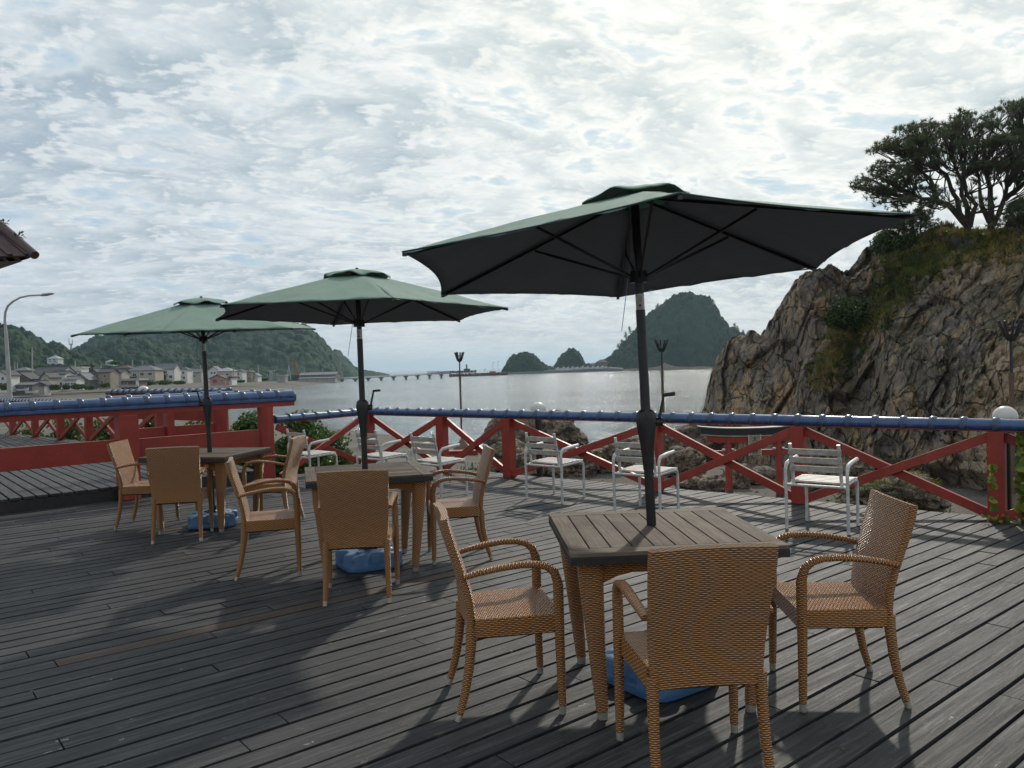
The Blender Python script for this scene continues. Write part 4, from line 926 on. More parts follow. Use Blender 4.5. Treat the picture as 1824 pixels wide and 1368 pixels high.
# ================================================================== WICKER CHAIRS
def make_chair(label):
    T = thing('wicker_armchair', label, 'armchair', (0, 0, 0), 0, 'wicker armchairs around the umbrella tables')
    # backrest
    pts = [(0, -.168, .355), (0, -.166, .42), (0, -.172, .50), (0, -.190, .58), (0, -.215, .66), (0, -.240, .74), (0, -.260, .81), (0, -.272, .868)]
    mb = MB(); mb.sweep(pts, [.41, .415, .425, .435, .44, .45, .455, .455], [.036, .036, .034, .032, .032, .032, .032, .030], bow=.016, nw=10, cr=.45); mb.build('backrest', 'wicker', T, None, 40)
    # seat with apron
    mb = MB(); n = 9; rg = []
    def sring(z, ins, dome=0): return [(s*(.214+.014*t-ins), -.150+.375*t+(ins if t < .5 else -ins)*0, z) for s, t in ((1, 0), (1, .33), (1, .66), (1, 1), (.5, 1), (0, 1), (-.5, 1), (-1, 1), (-1, .66), (-1, .33), (-1, 0), (-.5, 0), (0, 0), (.5, 0))]
    rg = [sring(.352, 0), sring(.418, 0), sring(.430, .006)]
    per = [0.]
    for k in range(14): a, b = rg[0][k], rg[0][(k+1) % 14]; per.append(per[-1]+math.dist(a, b))
    mb.rings(rg, [[(u, z) for u in per] for z in (0, .066, .078)], True, False)
    nx, ny = 8, 8; vs = []; fs = []
    for j in range(ny+1):
        for i in range(nx+1):
            u, t = i/nx*2-1, j/ny; vs.append((u*(.208+.014*t), -.150+.375*t, .430+.006*(1-u**4)*(1-(2*t-1)**4)))
    for j in range(ny):
        for i in range(nx): fs.append((j*(nx+1)+i, j*(nx+1)+i+1, (j+1)*(nx+1)+i+1, (j+1)*(nx+1)+i))
    mb.add(vs, fs); mb.build('seat', 'wicker', T, None, 50)
    mb = MB(); mb.box((0, .03, .345), (.38, .34, .012)); mb.build('seat_underside', 'table_edge', T)
    for s in (-1, 1):
        # rear leg
        mb = MB(); mb.sweep([(s*.196, -.166, .40), (s*.197, -.168, .33), (s*.199, -.180, .22), (s*.202, -.202, .11), (s*.205, -.226, .030)], [.044, .043, .040, .037, .033], [.050, .047, .042, .037, .032], cr=.5); l = mb.build('leg', 'wicker', T, None, 50)
        mb = MB(); mb.sweep([(s*.2048, -.223, .040), (s*.206, -.234, .0)], [.030, .028], [.029, .027], cr=.5); mb.build('foot_cap', 'foot_metal', l, None, 50)
        mb = MB(); mb.sweep([(s*.232, .212, .56), (s*.232, .212, .44), (s*.233, .213, .30), (s*.234, .215, .15), (s*.235, .217, .036)], [.042, .044, .042, .038, .034], [.046, .046, .042, .038, .034], cr=.5); l = mb.build('leg', 'wicker', T, None, 50)
        mb = MB(); mb.sweep([(s*.235, .217, .044), (s*.2355, .218, .0)], [.031, .029], [.031, .029], cr=.5); mb.build('foot_cap', 'foot_metal', l, None, 50)
        # arm
        ap = [(s*.222, -.195, .618), (s*.228, -.13, .634), (s*.235, -.04, .650), (s*.237, .05, .658), (s*.237, .12, .655), (s*.236, .165, .642), (s*.235, .196, .615), (s*.233, .209, .575), (s*.232, .212, .545)]
        mb = MB(); mb.sweep(ap, [.034, .038, .042, .044, .044, .044, .043, .042, .042], [.024, .025, .026, .027, .028, .032, .038, .043, .045], cr=.5); mb.build('armrest', 'wicker', T, None, 50)
    return T
WCH = [
 ((-.075, 3.62), -80, 'wicker armchair in profile at the left side of the nearest table, facing right'),
 ((.645, 2.97), 5, 'nearest wicker armchair, seen from behind in front of the nearest table and blue umbrella base'),
 ((1.43, 3.60), 87, 'wicker armchair at the right side of the nearest table, facing left'),
 ((-1.89, 6.08), -74, 'wicker armchair at the left side of the middle table, facing right'),
 ((-1.06, 5.365), 5, 'wicker armchair seen from behind, in front of the middle table'),
 ((-.465, 6.40), 100, 'wicker armchair at the right side of the middle table, cord tied on its arm'),
 ((-3.76, 8.13), -87, 'pale sunlit wicker armchair at the far left, at the left side of the farthest table'),
 ((-3.13, 7.45), 12, 'wicker armchair seen from behind, in front of the farthest table'),
 ((-2.42, 8.00), 88, 'wicker armchair at the right side of the farthest table, facing left'),
]
ch0 = make_chair(WCH[0][2]); chairs = []
for i, (p, a, lb) in enumerate(WCH):
    c = ch0 if i == 0 else dup(ch0, (0, 0, 0), 0, lb); c.location = (p[0], p[1], 0); c.rotation_euler = (0, 0, R(a)); chairs.append(c)
mb = MB(); mb.tube([(-.262, .02, .652), (-.240, .02, .678), (-.214, .02, .655), (-.235, .02, .636), (-.262, .02, .650)], .004, 5); mb.tube([(-.245, .022, .64), (-.25, .03, .60), (-.24, .035, .555)], .003, 5)
k = mb.build('tied_cord', 'red_paint_worn', chairs[5]); k.location = (.475, 0, 0)

# ================================================================== TABLES
def make_table(label, across):
    T = thing('umbrella_table', label, 'table', (0, 0, 0), 0, 'wood topped wicker tables with an umbrella'); h = .455
    mb = MB(); zt = .738; nb = 10; fw = .085; g_ = .006
    def pb(cx, cy, sx, sy, alongx):
        r = random.random(); x0, x1, y0, y1 = cx-sx/2, cx+sx/2, cy-sy/2, cy+sy/2; z0 = zt-.018
        vs = [(x0, y0, z0), (x1, y0, z0), (x1, y1, z0), (x0, y1, z0), (x0, y0, zt), (x1, y0, zt), (x1, y1, zt), (x0, y1, zt)]
        fs = [(3, 2, 1, 0), (4, 5, 6, 7), (0, 1, 5, 4), (1, 2, 6, 5), (2, 3, 7, 6), (3, 0, 4, 7)]
        uvs = [[((vs[k][0], vs[k][1]) if alongx else (vs[k][1], vs[k][0])) for k in f] for f in fs]; mb.add(vs, fs, uvs, r)
    w = (2*h)/nb
    for k in range(nb):
        c = -h+w*(k+.5)
        if across: pb(0, c, 2*(h-fw), w-g_, True)
        else: pb(c, 0, w-g_, 2*(h-fw), False)
    for s in (-1, 1):
        if across: pb(s*(h-fw/2+.001), 0, fw-g_/2, 2*h, False)
        else: pb(0, s*(h-fw/2+.001), 2*h, fw-g_/2, True)
    mb.build('table_top', 'table_wood', T, None, None, .0025)
    mb = MB()
    for s in (-1, 1): mb.box((0, s*(h-.012), .703), (2*h, .024, .032)); mb.box((s*(h-.012), 0, .703), (.024, 2*h-.05, .032))
    mb.box((0, 0, .712), (2*h-.06, 2*h-.06, .008)); mb.build('top_frame', 'table_edge', T, None, None, .002)
    for s in (-1, 1):
        for ax in (0, 1):
            n = 13; a = h-.075; vs = []; fs = []; U = []
            for i in range(n):
                q = -a+2*a*i/(n-1); z0 = .635-.055*max(0, abs(q/a)-.55)**1.3/.45**1.3*1.4
                for th in (0, 1):
                    o = s*(a-.02*th+.006)
                    for z in (z0, .688): vs.append((q, o, z) if ax == 0 else (o, q, z)); U.append((q, z))
            for i in range(n-1):
                b = i*4; c = b+4
                for f in ((b, c, c+1, b+1), (b+2, b+3, c+3, c+2), (b, b+2, c+2, c), (b+1, c+1, c+3, b+3)): fs.append(f)
            mb = MB(); mb.add(vs, fs, [[U[k] for k in f] for f in fs]); mb.build('apron', 'wicker', T)
    for sx in (-1, 1):
        for sy in (-1, 1):
            o = h-.115
            mb = MB(); mb.sweep([(sx*(o+.022), sy*(o+.022), .688), (sx*(o+.020), sy*(o+.020), .58), (sx*(o+.006), sy*(o+.006), .38), (sx*(o-.008), sy*(o-.008), .18), (sx*(o-.018), sy*(o-.018), .035)], [.110, .098, .078, .062, .050], [.110, .098, .078, .062, .050], cr=.3)
            l = mb.build('leg', 'wicker', T, None, 50); mb = MB(); mb.sweep([(sx*(o-.018), sy*(o-.018), .042), (sx*(o-.020), sy*(o-.020), 0)], [.045, .042], [.045, .042]); mb.build('foot_cap', 'foot_metal', l, None, 50)
    return T
TBL = [((.648, 3.705), 3., False, 'nearest weathered table with slats running away from the camera, under the biggest umbrella'),
       ((-1.155, 6.18), 15., True, 'middle table with brown slats running across and a pale board at each end'),
       ((-3.085, 8.03), -11., True, 'farthest table, in front of the red entrance rail')]
for p, a, ac, lb in TBL:
    t = make_table(lb, ac); t.location = (p[0], p[1], 0); t.rotation_euler = (0, 0, R(a))

# ================================================================== UMBRELLAS
def make_umbrella(label, base, hub, ph, tx, ty, crank_a, lab=True):
    """base: pole foot (x, y); hub: canopy crown point in world"""
    T = thing('garden_umbrella', label, 'umbrella', (base[0], base[1], 0), 0, 'green hexagonal garden umbrellas'); H = Vector((hub[0]-base[0], hub[1]-base[1], hub[2])); B = Vector((0, 0, .13))
    L = lambda z: B.lerp(H, (z-B.z)/(H.z-B.z))
    mb = MB(); mb.tube([L(.13), L(1.755)], .0225, 18); mb.build('lower_pole', 'black_metal', T, None, 40)
    mb = MB(); mb.tube([L(1.755), L(1.83)], .0205, 18); mb.box(L(1.79)+Vector((-.004, -.0185, 0)), (.022, .008, .068), None, 1); tj = mb.build('tilt_joint', ['steel_grey', 'gold_label'], T, None, 40)
    mb = MB(); q = L(1.79)+Vector((-.004, -.0232, 0))
    mb.add([(q.x+.006*math.cos(a)+x_, q.y, q.z+z_+.006*math.sin(a)) for x_, z_ in ((0, -.015),) for a in [2*PI*k/12 for k in range(12)]], [tuple(range(12))])
    for z_, w_ in ((.004, .010), (.012, .005), (.020, .009), (-.027, .012)): mb.box(q+Vector((0, 0, z_)), (w_, .001, .002))
    mb.build('joint_sticker', 'label_ink', tj)
    mb = MB(); mb.tube([L(1.83), L(H.z-.01)], .0195, 18); mb.build('upper_pole', 'black_metal', T, None, 40)
    # crank housing
    ca, sa = math.cos(crank_a), math.sin(crank_a); X = Vector((ca, sa, 0))
    mb = MB(); mb.sweep([L(1.285), L(1.27), L(1.24), L(1.19), L(1.13), L(1.07), L(1.0)], [.060, .088, .100, .088, .070, .058, .050], [.055, .062, .064, .060, .056, .053, .049], xd=X, cr=.5, nw=2); hs = mb.build('crank_housing', 'black_metal', T, None, 50)
    c = L(1.225)
    mb = MB(); mb.tube([c+X*.03, c+X*.075], .022, 14); mb.tube([c+X*.068, c+X*.066+Vector((0, 0, .03)), c+X*.088+Vector((0, 0, .125))], [.010, .008, .007], 8); mb.tube([c+X*.082+Vector((0, 0, .125)), c+X*.140+Vector((0, 0, .130))], [.009, .010], 10); mb.build('crank_handle', 'black_metal', hs, None, 40)
    Mx = Matrix.Translation(H) @ Matrix(((1, 0, -tx, 0), (0, 1, -ty, 0), (tx, ty, 1, 0), (0, 0, 0, 1)))
    Rr = 1.17; DZ = .325; r0 = .17
    def cp(k, r_, dz=0.): a = ph+k*PI/3; return Vector((r_*math.cos(a), r_*math.sin(a), -DZ*((r_-.0)/Rr)**1.04+dz))
    mb = MB(); NS, NR = 22, 14
    for k in range(6):
        vs = []; fs = []; U = []
        for j in range(NR+1):
            f = j/NR; r_ = r0+(Rr-r0)*f; a, b = cp(k, r_), cp(k+1, r_)
            for i in range(NS+1):
                s = i/NS; p = a.lerp(b, s); bulge = 4*s*(1-s); pull = 1-.052*bulge*f**1.4; p = Vector((p.x*pull, p.y*pull, p.z-.030*bulge*f*(1-.55*f)+.018*bulge*f**2+(.005*math.sin(s*17+k)*math.sin(f*9+k*2)+.003*math.sin(s*41+k*3+f*13))*f)); vs.append(p)
        for j in range(NR):
            for i in range(NS): o = j*(NS+1)+i; fs.append((o, o+NS+1, o+NS+2, o+1))
        mb.add(vs, fs)
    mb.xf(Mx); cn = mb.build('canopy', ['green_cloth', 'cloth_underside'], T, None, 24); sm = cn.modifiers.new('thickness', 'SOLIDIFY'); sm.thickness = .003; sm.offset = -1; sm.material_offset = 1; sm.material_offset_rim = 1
    # hem
    mb = MB()
    for k in range(6):
        pts = []
        for i in range(NS+1):
            s = i/NS; p = cp(k, Rr).lerp(cp(k+1, Rr), s); bl = 4*s*(1-s); pts.append(Vector((p.x*(1-.052*bl), p.y*(1-.052*bl), p.z-.0135*bl+.018*bl)))
        mb.tube(pts, .0035, 5)
    mb.xf(Mx); mb.build('hem', 'dark_cloth', cn, None, 50)
    # vent cap
    mb = MB(); NV = 60; rg = []; 
    for r_, z_ in ((.0, .012), (.07, .006), (.14, -.008), (.20, -.024), (.245, -.042), (.265, -.054)):
        row = []
        for i in range(NV):
            a = 2*PI*i/NV; kk = (a-ph)/(PI/3); fr = kk-math.floor(kk); w = math.sin(fr*PI); rad_ = r_*(1-.07*w); row.append(Vector((rad_*math.cos(a), rad_*math.sin(a), z_-.0+(r_/.285)**2*(.036*w+.006*math.sin(a*11))-.012*(r_/.285)**2)))
        rg.append(row)
    mb.rings(rg, None, True, False); mb.xf(Mx); vc = mb.build('vent_cap', 'green_cloth', cn, None, 60); sm = vc.modifiers.new('thickness', 'SOLIDIFY'); sm.thickness = .003
    mb = MB(); mb.lathe([(.006, .030), (.012, .026), (.014, .018), (.018, .010)], 14); mb.xf(Mx); mb.build('finial', 'black_metal', T, None, 40)
    # ribs, struts, hub and runner
    run = L(H.z-.40)
    for k in range(6):
        a = Mx @ cp(k, .03, -.022); b = Mx @ cp(k, Rr-.012, -.014); mb = MB(); mb.bar(a, b, .011, .014); mb.box(b+(b-a).normalized()*.004, (.016, .016, .012)); rb = mb.build('rib', 'black_metal', T)
        e = Mx @ cp(k, .56, -.034); d = (e-run); d.z = 0; d.normalize(); mb = MB(); mb.bar(run+d*.035, e, .009, .012); mb.build('strut', 'black_metal', rb)
    mb = MB(); mb.tube([run-Vector((0, 0, .025)), run+Vector((0, 0, .03))], [.045, .040], 18); mb.build('runner', 'black_metal', T, None, 40); mb = MB(); mb.tube([H-Vector((0, 0, .055)), H-Vector((0, 0, .012))], [.040, .046], 18); mb.build('hub', 'black_metal', T, None, 40)
    mb = MB(); t1 = L(H.z-.06)+Vector((-.03, -.01, 0)); mb.tube([t1, run+Vector((-.045, -.01, .02))], .002, 4); mb.tube([t1, run+Vector((-.02, -.03, .03))], .002, 4); mb.tube([run+Vector((-.05, 0, 0)), Mx @ cp(3, Rr*.8, -.06) if False else run+Vector((-.09, -.02, -.25))], .002, 4); mb.build('lift_cord', 'steel_grey', T)
    return T
def make_base(U, rz):
    mb = MB(); N_ = 168; rg = []
    def rad_(a, hc):
        c, s = abs(math.cos(a)), abs(math.sin(a)); r_ = .228/((c**5+s**5)**.2)
        for g0 in (0, PI/2, PI, 3*PI/2):
            d = abs((a-g0+PI) % (2*PI)-PI); r_ -= hc*(.5-.5*math.tanh((d-.27)/.045))
        return r_
    for z, ins, hc in ((.002, .018, 0), (.012, .003, 0), (.028, .0, 0), (.050, .0, 0), (.056, .003, .046), (.100, .004, .050), (.114, .010, .046), (.123, .022, .040), (.128, .040, .028), (.131, .075, .006), (.131, .11, 0), (.137, .13, 0), (.137, .17, 0)):
        row = []
        for k in range(N_):
            a = 2*PI*k/N_; dg = min(abs((a-g0+PI) % (2*PI)-PI) for g0 in (PI/4, 3*PI/4, 5*PI/4, 7*PI/4)); gz = .016*math.exp(-(dg/.10)**2) if z > .11 and ins < .12 else 0
            rr_ = max(.03, rad_(a, hc)-ins-(.010*math.exp(-(dg/.08)**2) if .03 < z < .12 else 0)); row.append((rr_*math.cos(a), rr_*math.sin(a), z-gz))
        rg.append(row)
    mb.rings(rg, None, True, True); T = mb.build('base', 'blue_plastic', U, None, 32); T.rotation_euler = (0, 0, rz)
    mb = MB(); mb.lathe([(.060, .128), (.060, .142), (.045, .150), (.036, .156), (.034, .20)], 20); 
    for k in range(6): a = k*PI/3; mb.tube([(.03*math.cos(a), .03*math.sin(a), .152), (.085*math.cos(a), .085*math.sin(a), .142)], [.010, .006], 6)
    mb.build('pole_socket', 'black_metal', T, None, 40)
    mb = MB(); mb.lathe([(.024, .126), (.024, .142), (.018, .146)], 14, (.13, -.11, 0)); mb.build('filler_cap', 'milk_glass', T, None, 40)
UMB = [('nearest and largest green umbrella, its dark underside facing the camera', (.655, 3.755), (.602, 3.779, 2.403-.42+.325), 2.573, .034, -.057, R(5)),
       ('middle green umbrella over the second table', (-1.150, 6.17), (-1.168, 6.164, 2.369-.42+.325), -2.240, -.004, -.015, R(5)),
       ('farthest green umbrella at the left, over the table by the red entrance rail', (-3.05, 8.03), (-3.09, 8.025, 2.371-.42+.325), 3.730, .003, .049, R(190))]
for (lb, b_, h_, ph, tx, ty, ca), rz in zip(UMB, (R(35), R(28), R(12))): make_base(make_umbrella(lb, b_, h_, ph, tx, ty, ca), rz)

# ================================================================== WHITE SLATTED CHAIRS
def make_white(label, worn=True):
    T = thing('slatted_armchair', label, 'chair', (0, 0, 0), 0, 'white slatted armchairs along the sea fence'); rt = .0145
    for s in (-1, 1):
        x = s*.262
        mb = MB(); mb.tube([(x, -.20, 0), (x, -.20, .30), (x, -.205, .52), (x, -.19, .565), (x, -.16, .585), (x, -.06, .600), (x, .10, .612)], [rt, rt, rt, rt*1.15, rt*1.3, rt*1.3, rt*1.25], 10); mb.build('rear_leg_and_arm', 'white_metal', T, None, 50)
        mb = MB(); mb.tube([(s*.225, .235, 0), (s*.225, .235, .30), (s*.225, .232, .375), (s*.225, .215, .405), (s*.225, .17, .415), (s*.225, -.19, .400)], rt, 10); mb.build('front_leg', 'white_metal', T, None, 50)
        mb = MB(); mb.tube([(s*.205, -.165, .40), (s*.205, -.19, .52), (s*.205, -.245, .765)], rt*1.05, 10); mb.build('back_post', 'white_metal', T, None, 50)
    mb = MB(); mb.tube([(-.262, -.20, .395), (.262, -.20, .395)], rt*.9, 8); mb.tube([(-.225, .20, .39), (.225, .20, .39)], rt*.8, 8); mb.build('crossbar', 'white_metal', T, None, 50)
    for i in range(3):
        z = .545+.075*i; y = -.172-.022-(z-.50)*.215; mb = MB(); mb.bar((-.225, y-.0, z), (.225, y, z), .016, .052); mb.build('back_slat', 'worn_slat' if worn else 'white_slat', T, None, None, .004)
    for i in range(6):
        y = -.130+.066*i; z = .424+.012*(i/5)-(.010 if i == 5 else 0); mb = MB(); mb.bar((-.235, y, z), (.235, y, z), .050, .018); mb.build('seat_slat', 'white_slat', T, None, None, .004)
    return T
WW = [((-2.72, 10.75), -44, 'leftmost white slatted chair, beside the dark shrub'), ((-1.70, 10.28), -44, 'white slatted chair partly hidden by the middle umbrella pole'),
      ((-.90, 9.50), -44, 'white slatted chair just right of the middle umbrella pole'), ((.46, 9.05), -43, 'white slatted chair standing in front of the middle fence post with the globe lamp above'),
      ((1.34, 8.10), -40, 'white slatted chair behind the nearest umbrella pole'), ((2.74, 7.08), -38, 'rightmost white slatted chair, its seat shining in the sun')]
w0 = make_white(WW[0][2])
for i, (p, a, lb) in enumerate(WW):
    c = w0 if i == 0 else dup(w0, (0, 0, 0), 0, lb); c.location = (p[0], p[1], 0); c.rotation_euler = (0, 0, R(a))

# ================================================================== TORII, TORCHES, STREET LAMP
gY = 30.; L_ = at(1297, 885, -3.6); gY = L_.y; zb = -3.65
px_m = lambda px, py, Y=gY: atY(px, py, Y)
cx = px_m(1342, 800).x; zt = px_m(1342, 757).z; hw = (px_m(1387, 800).x-px_m(1297, 800).x)/2
T = thing('torii_gate', 'red torii gate with black top beam standing on the beach behind the deck fence', 'gate', (cx, gY, zb))
zk = zt-zb; zn = px_m(1342, 806).z-zb; zs = px_m(1342, 775).z-zb
for s in (-1, 1):
    mb = MB(); mb.lathe([(.125, .25), (.118, zs)], 20, (s*hw, 0, 0)); l = mb.build('pillar', 'red_paint', T, None, 50); mb = MB(); mb.lathe([(.142, -.3), (.142, .30), (.13, .31)], 20, (s*hw, 0, 0)); mb.build('pillar_shoe', 'black_metal', l, None, 50)
def curved(name, mt, hl, z0, hgt, dep, rise, over=0.):
    mb = MB(); rg = []
    for i in range(25):
        u = -1+2*i/24; c = z0+rise*abs(u)**2.4; x = u*hl; rg.append([(x-over*u*0, -dep/2, c), (x, dep/2, c), (x+over*u, dep/2+.02, c+hgt), (x+over*u, -dep/2-.02, c+hgt)])
    mb.rings(rg); return mb.build(name, mt, T)
hl = (px_m(1342, 770).x-px_m(1248, 770).x)
z1 = px_m(1342, 788).z-zb; z2 = px_m(1342, 776.5).z-zb; z3 = px_m(1342, 762.5).z-zb
curved('shimaki_beam', 'red_paint', hl*.88, z1, z2-z1-.002, .20, .08); curved('lower_cap', 'ledge_white', hl*.97, z2, .035, .36, .10, .02); curved('kasagi_beam', 'kasagi_black', hl, z2+.037, z3-z2-.04, .34, .11, .05); curved('ridge_cap', 'ledge_white', hl*1.02, z3, .030, .40, .11, .05)
mb = MB(); mb.box((0, 0, zn), (hl*1.72, .12, .22)); tb = mb.build('tie_beam', 'red_paint', T, None, None, .01)
for s in (-1, 1):
    for q in (-1, 1): mb = MB(); mb.box((s*hw+q*.17, 0, zn+.14), (.10, .16, .06)); mb.build('wedge', 'ledge_white', tb, None, None, .01)
mb = MB(); zt0 = px_m(1342, 774).z-zb; zt1 = px_m(1342, 810).z-zb; mb.box((0, -.17, (zt0+zt1)/2), (.44, .05, zt0-zt1)); pl = mb.build('name_tablet', 'tablet_wood', T, None, None, .01)
for s in (-1, 1): mb = MB(); mb.box((s*.225, -.185, (zt0+zt1)/2), (.025, .05, zt0-zt1+.03)); mb.build('tablet_frame', 'ledge_white', pl, None, None, .005)
for i, chh in enumerate('大天神'):
    cu = bpy.data.curves.new('letters', 'FONT'); cu.body = chh; cu.size = .23; cu.align_x = 'CENTER'; cu.align_y = 'CENTER'; cu.extrude = .004
    tmp = bpy.data.objects.new('letters', cu); me = bpy.data.meshes.new_from_object(tmp); bpy.data.objects.remove(tmp); me.materials.append(MATS['label_ink']); o = bpy.data.objects.new('letter', me); COL.objects.link(o)
    o.parent = pl; o.rotation_euler = (PI/2, 0, 0); o.location = (0, -.20, zt0-.16-.235*i)

def torch(px, ptop, Y, zg, label, plinth=False, splay=1.):
    pt = atY(px, ptop, Y); h = pt.z-zg; T = thing('fire_basket_torch', label, 'torch', (pt.x, Y, zg), 0, 'tall iron fire basket torches on the beach')
    mb = MB(); mb.tube([(0, 0, .2), (0, 0, h-1.75)], .07, 12); mb.build('pole', 'torch_wood', T, None, 50)
    mb = MB(); mb.tube([(0, 0, h-1.80), (0, 0, h-.66)], .045, 10); mb.build('iron_neck', 'iron', T, None, 50)
    mb = MB(); mb.tube([(0, 0, h-1.9), (0, 0, h-1.7)], .085, 12); mb.bar((0, 0, h-1.35), (-.30, 0, h-1.35), .05, .05); mb.build('collar', 'torch_wood', T, None, 50)
    mb = MB(); mb.lathe([(.10, h-.68), (.17, h-.60), (.19, h-.50), (.16, h-.50)], 16)
    for k in range(2):
        z = h-.48+.22*k; rr_ = .20+.08*k*splay; mb.tube([(rr_*math.cos(a), rr_*math.sin(a), z) for a in [2*PI*j/20 for j in range(21)]], .012, 5)
    bk = mb.build('basket', 'iron', T, None, 50)
    for k in range(9):
        a = 2*PI*k/9+.2; mb = MB(); e = .36*splay; mb.bar((.16*math.cos(a), .16*math.sin(a), h-.55), (e*math.cos(a), e*math.sin(a), h-.02*(k % 3)), .045, .075, (math.cos(a), math.sin(a), 0)); mb.build('basket_bar', 'iron', bk)
    mb = MB(); mb.rings([[(s1*w_, s2*w_, z_) for s1, s2 in ((-1, -1), (1, -1), (1, 1), (-1, 1))] for w_, z_ in ((.95, 0), (.8, .12), (.12, 1.0))]); mb.build('stone_foot', 'torch_wood', T)
    if plinth:
        mb = MB(); mb.box((0, -1.1, -.12), (2.3, .7, .85)); mb.box((-.2, -1.15, .34), (2.7, .9, .10)); mb.build('red_plinth', 'red_paint_worn', T, None, None, .02)
    return T
torch(818, 627, 55., -4.35, 'slim torch with upright bars standing at the waterline, farthest to the left', True, .9)
torch(1178, 604, 42., -4.2, 'torch with fire basket just right of the nearest umbrella pole', True)
torch(1800, 569, 25.5, -4.0, 'torch with wide iron basket in front of the cliff at the right edge')

bp = atY(18, 712, 30.); zb = -3.4
T = thing('street_lamp', 'tall grey street lamp with curved arm at the left edge', 'street lamp', (bp.x, 30, zb)); f3 = lambda px, py: atY(px, py, 30.)-Vector((bp.x, 30, zb))
mb = MB(); mb.tube([(f3(18, 712)+Vector((.01, 0, -2.8))), f3(18, 712), f3(10.5, 590)], [.10, .085, .06], 14); mb.build('pole', 'lamp_pole_paint', T, None, 50)
mb = MB(); mb.tube([f3(*q) for q in ((10.5, 592), (8.5, 570), (9.5, 556), (14, 545), (23, 537), (36, 530), (52, 526.5), (75, 525.5))], [.055, .045, .042, .04, .038, .036, .034, .03], 10); mb.build('arm', 'lamp_pole_paint', T, None, 50)
mb = MB(); a_, b_ = f3(73, 526), f3(96, 522.5); mb.sweep([a_, a_.lerp(b_, .3), a_.lerp(b_, .8), b_], [.10, .24, .2, .08], [.07, .10, .06, .03], xd=(0, 1, 0)); mb.build('lamp_head', 'steel_grey', T, None, 50)
mb = MB(); q = f3(-2, 583); mb.bar(f3(11, 578), q, .03, .04); mb.box(q, (.12, .1, .35)); mb.build('bracket', 'iron', T)

# ------------------------------------------------------------------ roof corner of the restaurant at the left
Yr = 11.; tip = atY(57, 458, Yr); T = thing('restaurant_building', 'corner of a dark brown tiled roof with pale soffit at the left edge', 'building', (tip.x-4.5, Yr+3., .0))
off = (tip.x-4.5, Yr+3., .0)
A = atY(-330, 446, 10.8); A.z = tip.z; Bk = atY(-330, 592, 23.5); Bk.z = tip.z; pk = atY(-330, 128, 14.)
def roofface(a, b, c, n, name):
    mb = MB(); rg = []
    nrm = (b-a).cross(c-a).normalized(); nrm = nrm if nrm.z > 0 else -nrm
    for i in range(n):
        for s0, s1, hgt in ((0., .72, .0), (.72, 1., .035)):
            u0, u1 = (i+s0)/n, (i+s1)/n; p0 = a.lerp(b, u0); p1 = a.lerp(b, u1); rows = 9
            for j in range(rows):
                v0, v1 = j/rows, min(1, (j+1.06)/rows); q = [p0.lerp(c, v0), p1.lerp(c, v0), p1.lerp(c, v1), p0.lerp(c, v1)]; h = hgt+.012
                top = [q[0]+nrm*(h+.015), q[1]+nrm*(h+.015), q[2]+nrm*h*.6, q[3]+nrm*h*.6]; mb.add(q+top, [(4, 5, 6, 7), (0, 1, 5, 4), (1, 2, 6, 5), (3, 0, 4, 7)])
    return mb.build(name, 'eave_tile', T, off)
roofface(A, tip, pk, 12, 'roof'); roofface(tip, Bk, pk, 44, 'roof')
mb = MB(); mb.tube([tip+Vector((.06, -.03, .02)), tip.lerp(pk, .25)+Vector((0, 0, .06)), tip.lerp(pk, .6)+Vector((0, 0, .08)), pk+Vector((0, 0, .08))], [.06, .08, .09, .09], 10); rd = mb.build('ridge_tiles', 'eave_tile', T, off, 50)
q = np.array([(tip.lerp(pk, t)+Vector((0, 0, .15)))[:] for t in np.linspace(.05, .5, 9)]); v, f, r = leaf_at(np.repeat(q, 14, 0)+RNG.normal(size=(126, 3))*.035, .035, 0); tag(npmesh('moss', v, f, 'bush_leaf', rd, rnd=r, off=off), kind='stuff')
ins = lambda p, k, z: Vector((p.x+(pk.x-p.x)*k, p.y+(pk.y-p.y)*k, z))
mb = MB(); z0 = tip.z-.05; mb.add([A-Vector((0, 0, .05)), tip-Vector((.12, 0, .05)), Bk-Vector((0, 0, .05))], [(0, 1, 2)]); mb.build('soffit', 'soffit_cream', T, off)
mb = MB(); w_ = [A.lerp(Bk, .12)-Vector((.2, 0, 0)), tip.lerp((A+Bk)/2, .45), Bk.lerp(A, .12)-Vector((.2, 0, 0))]; mb.prism([(p.x, p.y) for p in w_], 0, z0-.01); mb.build('wall', 'wall_cream', T, off)

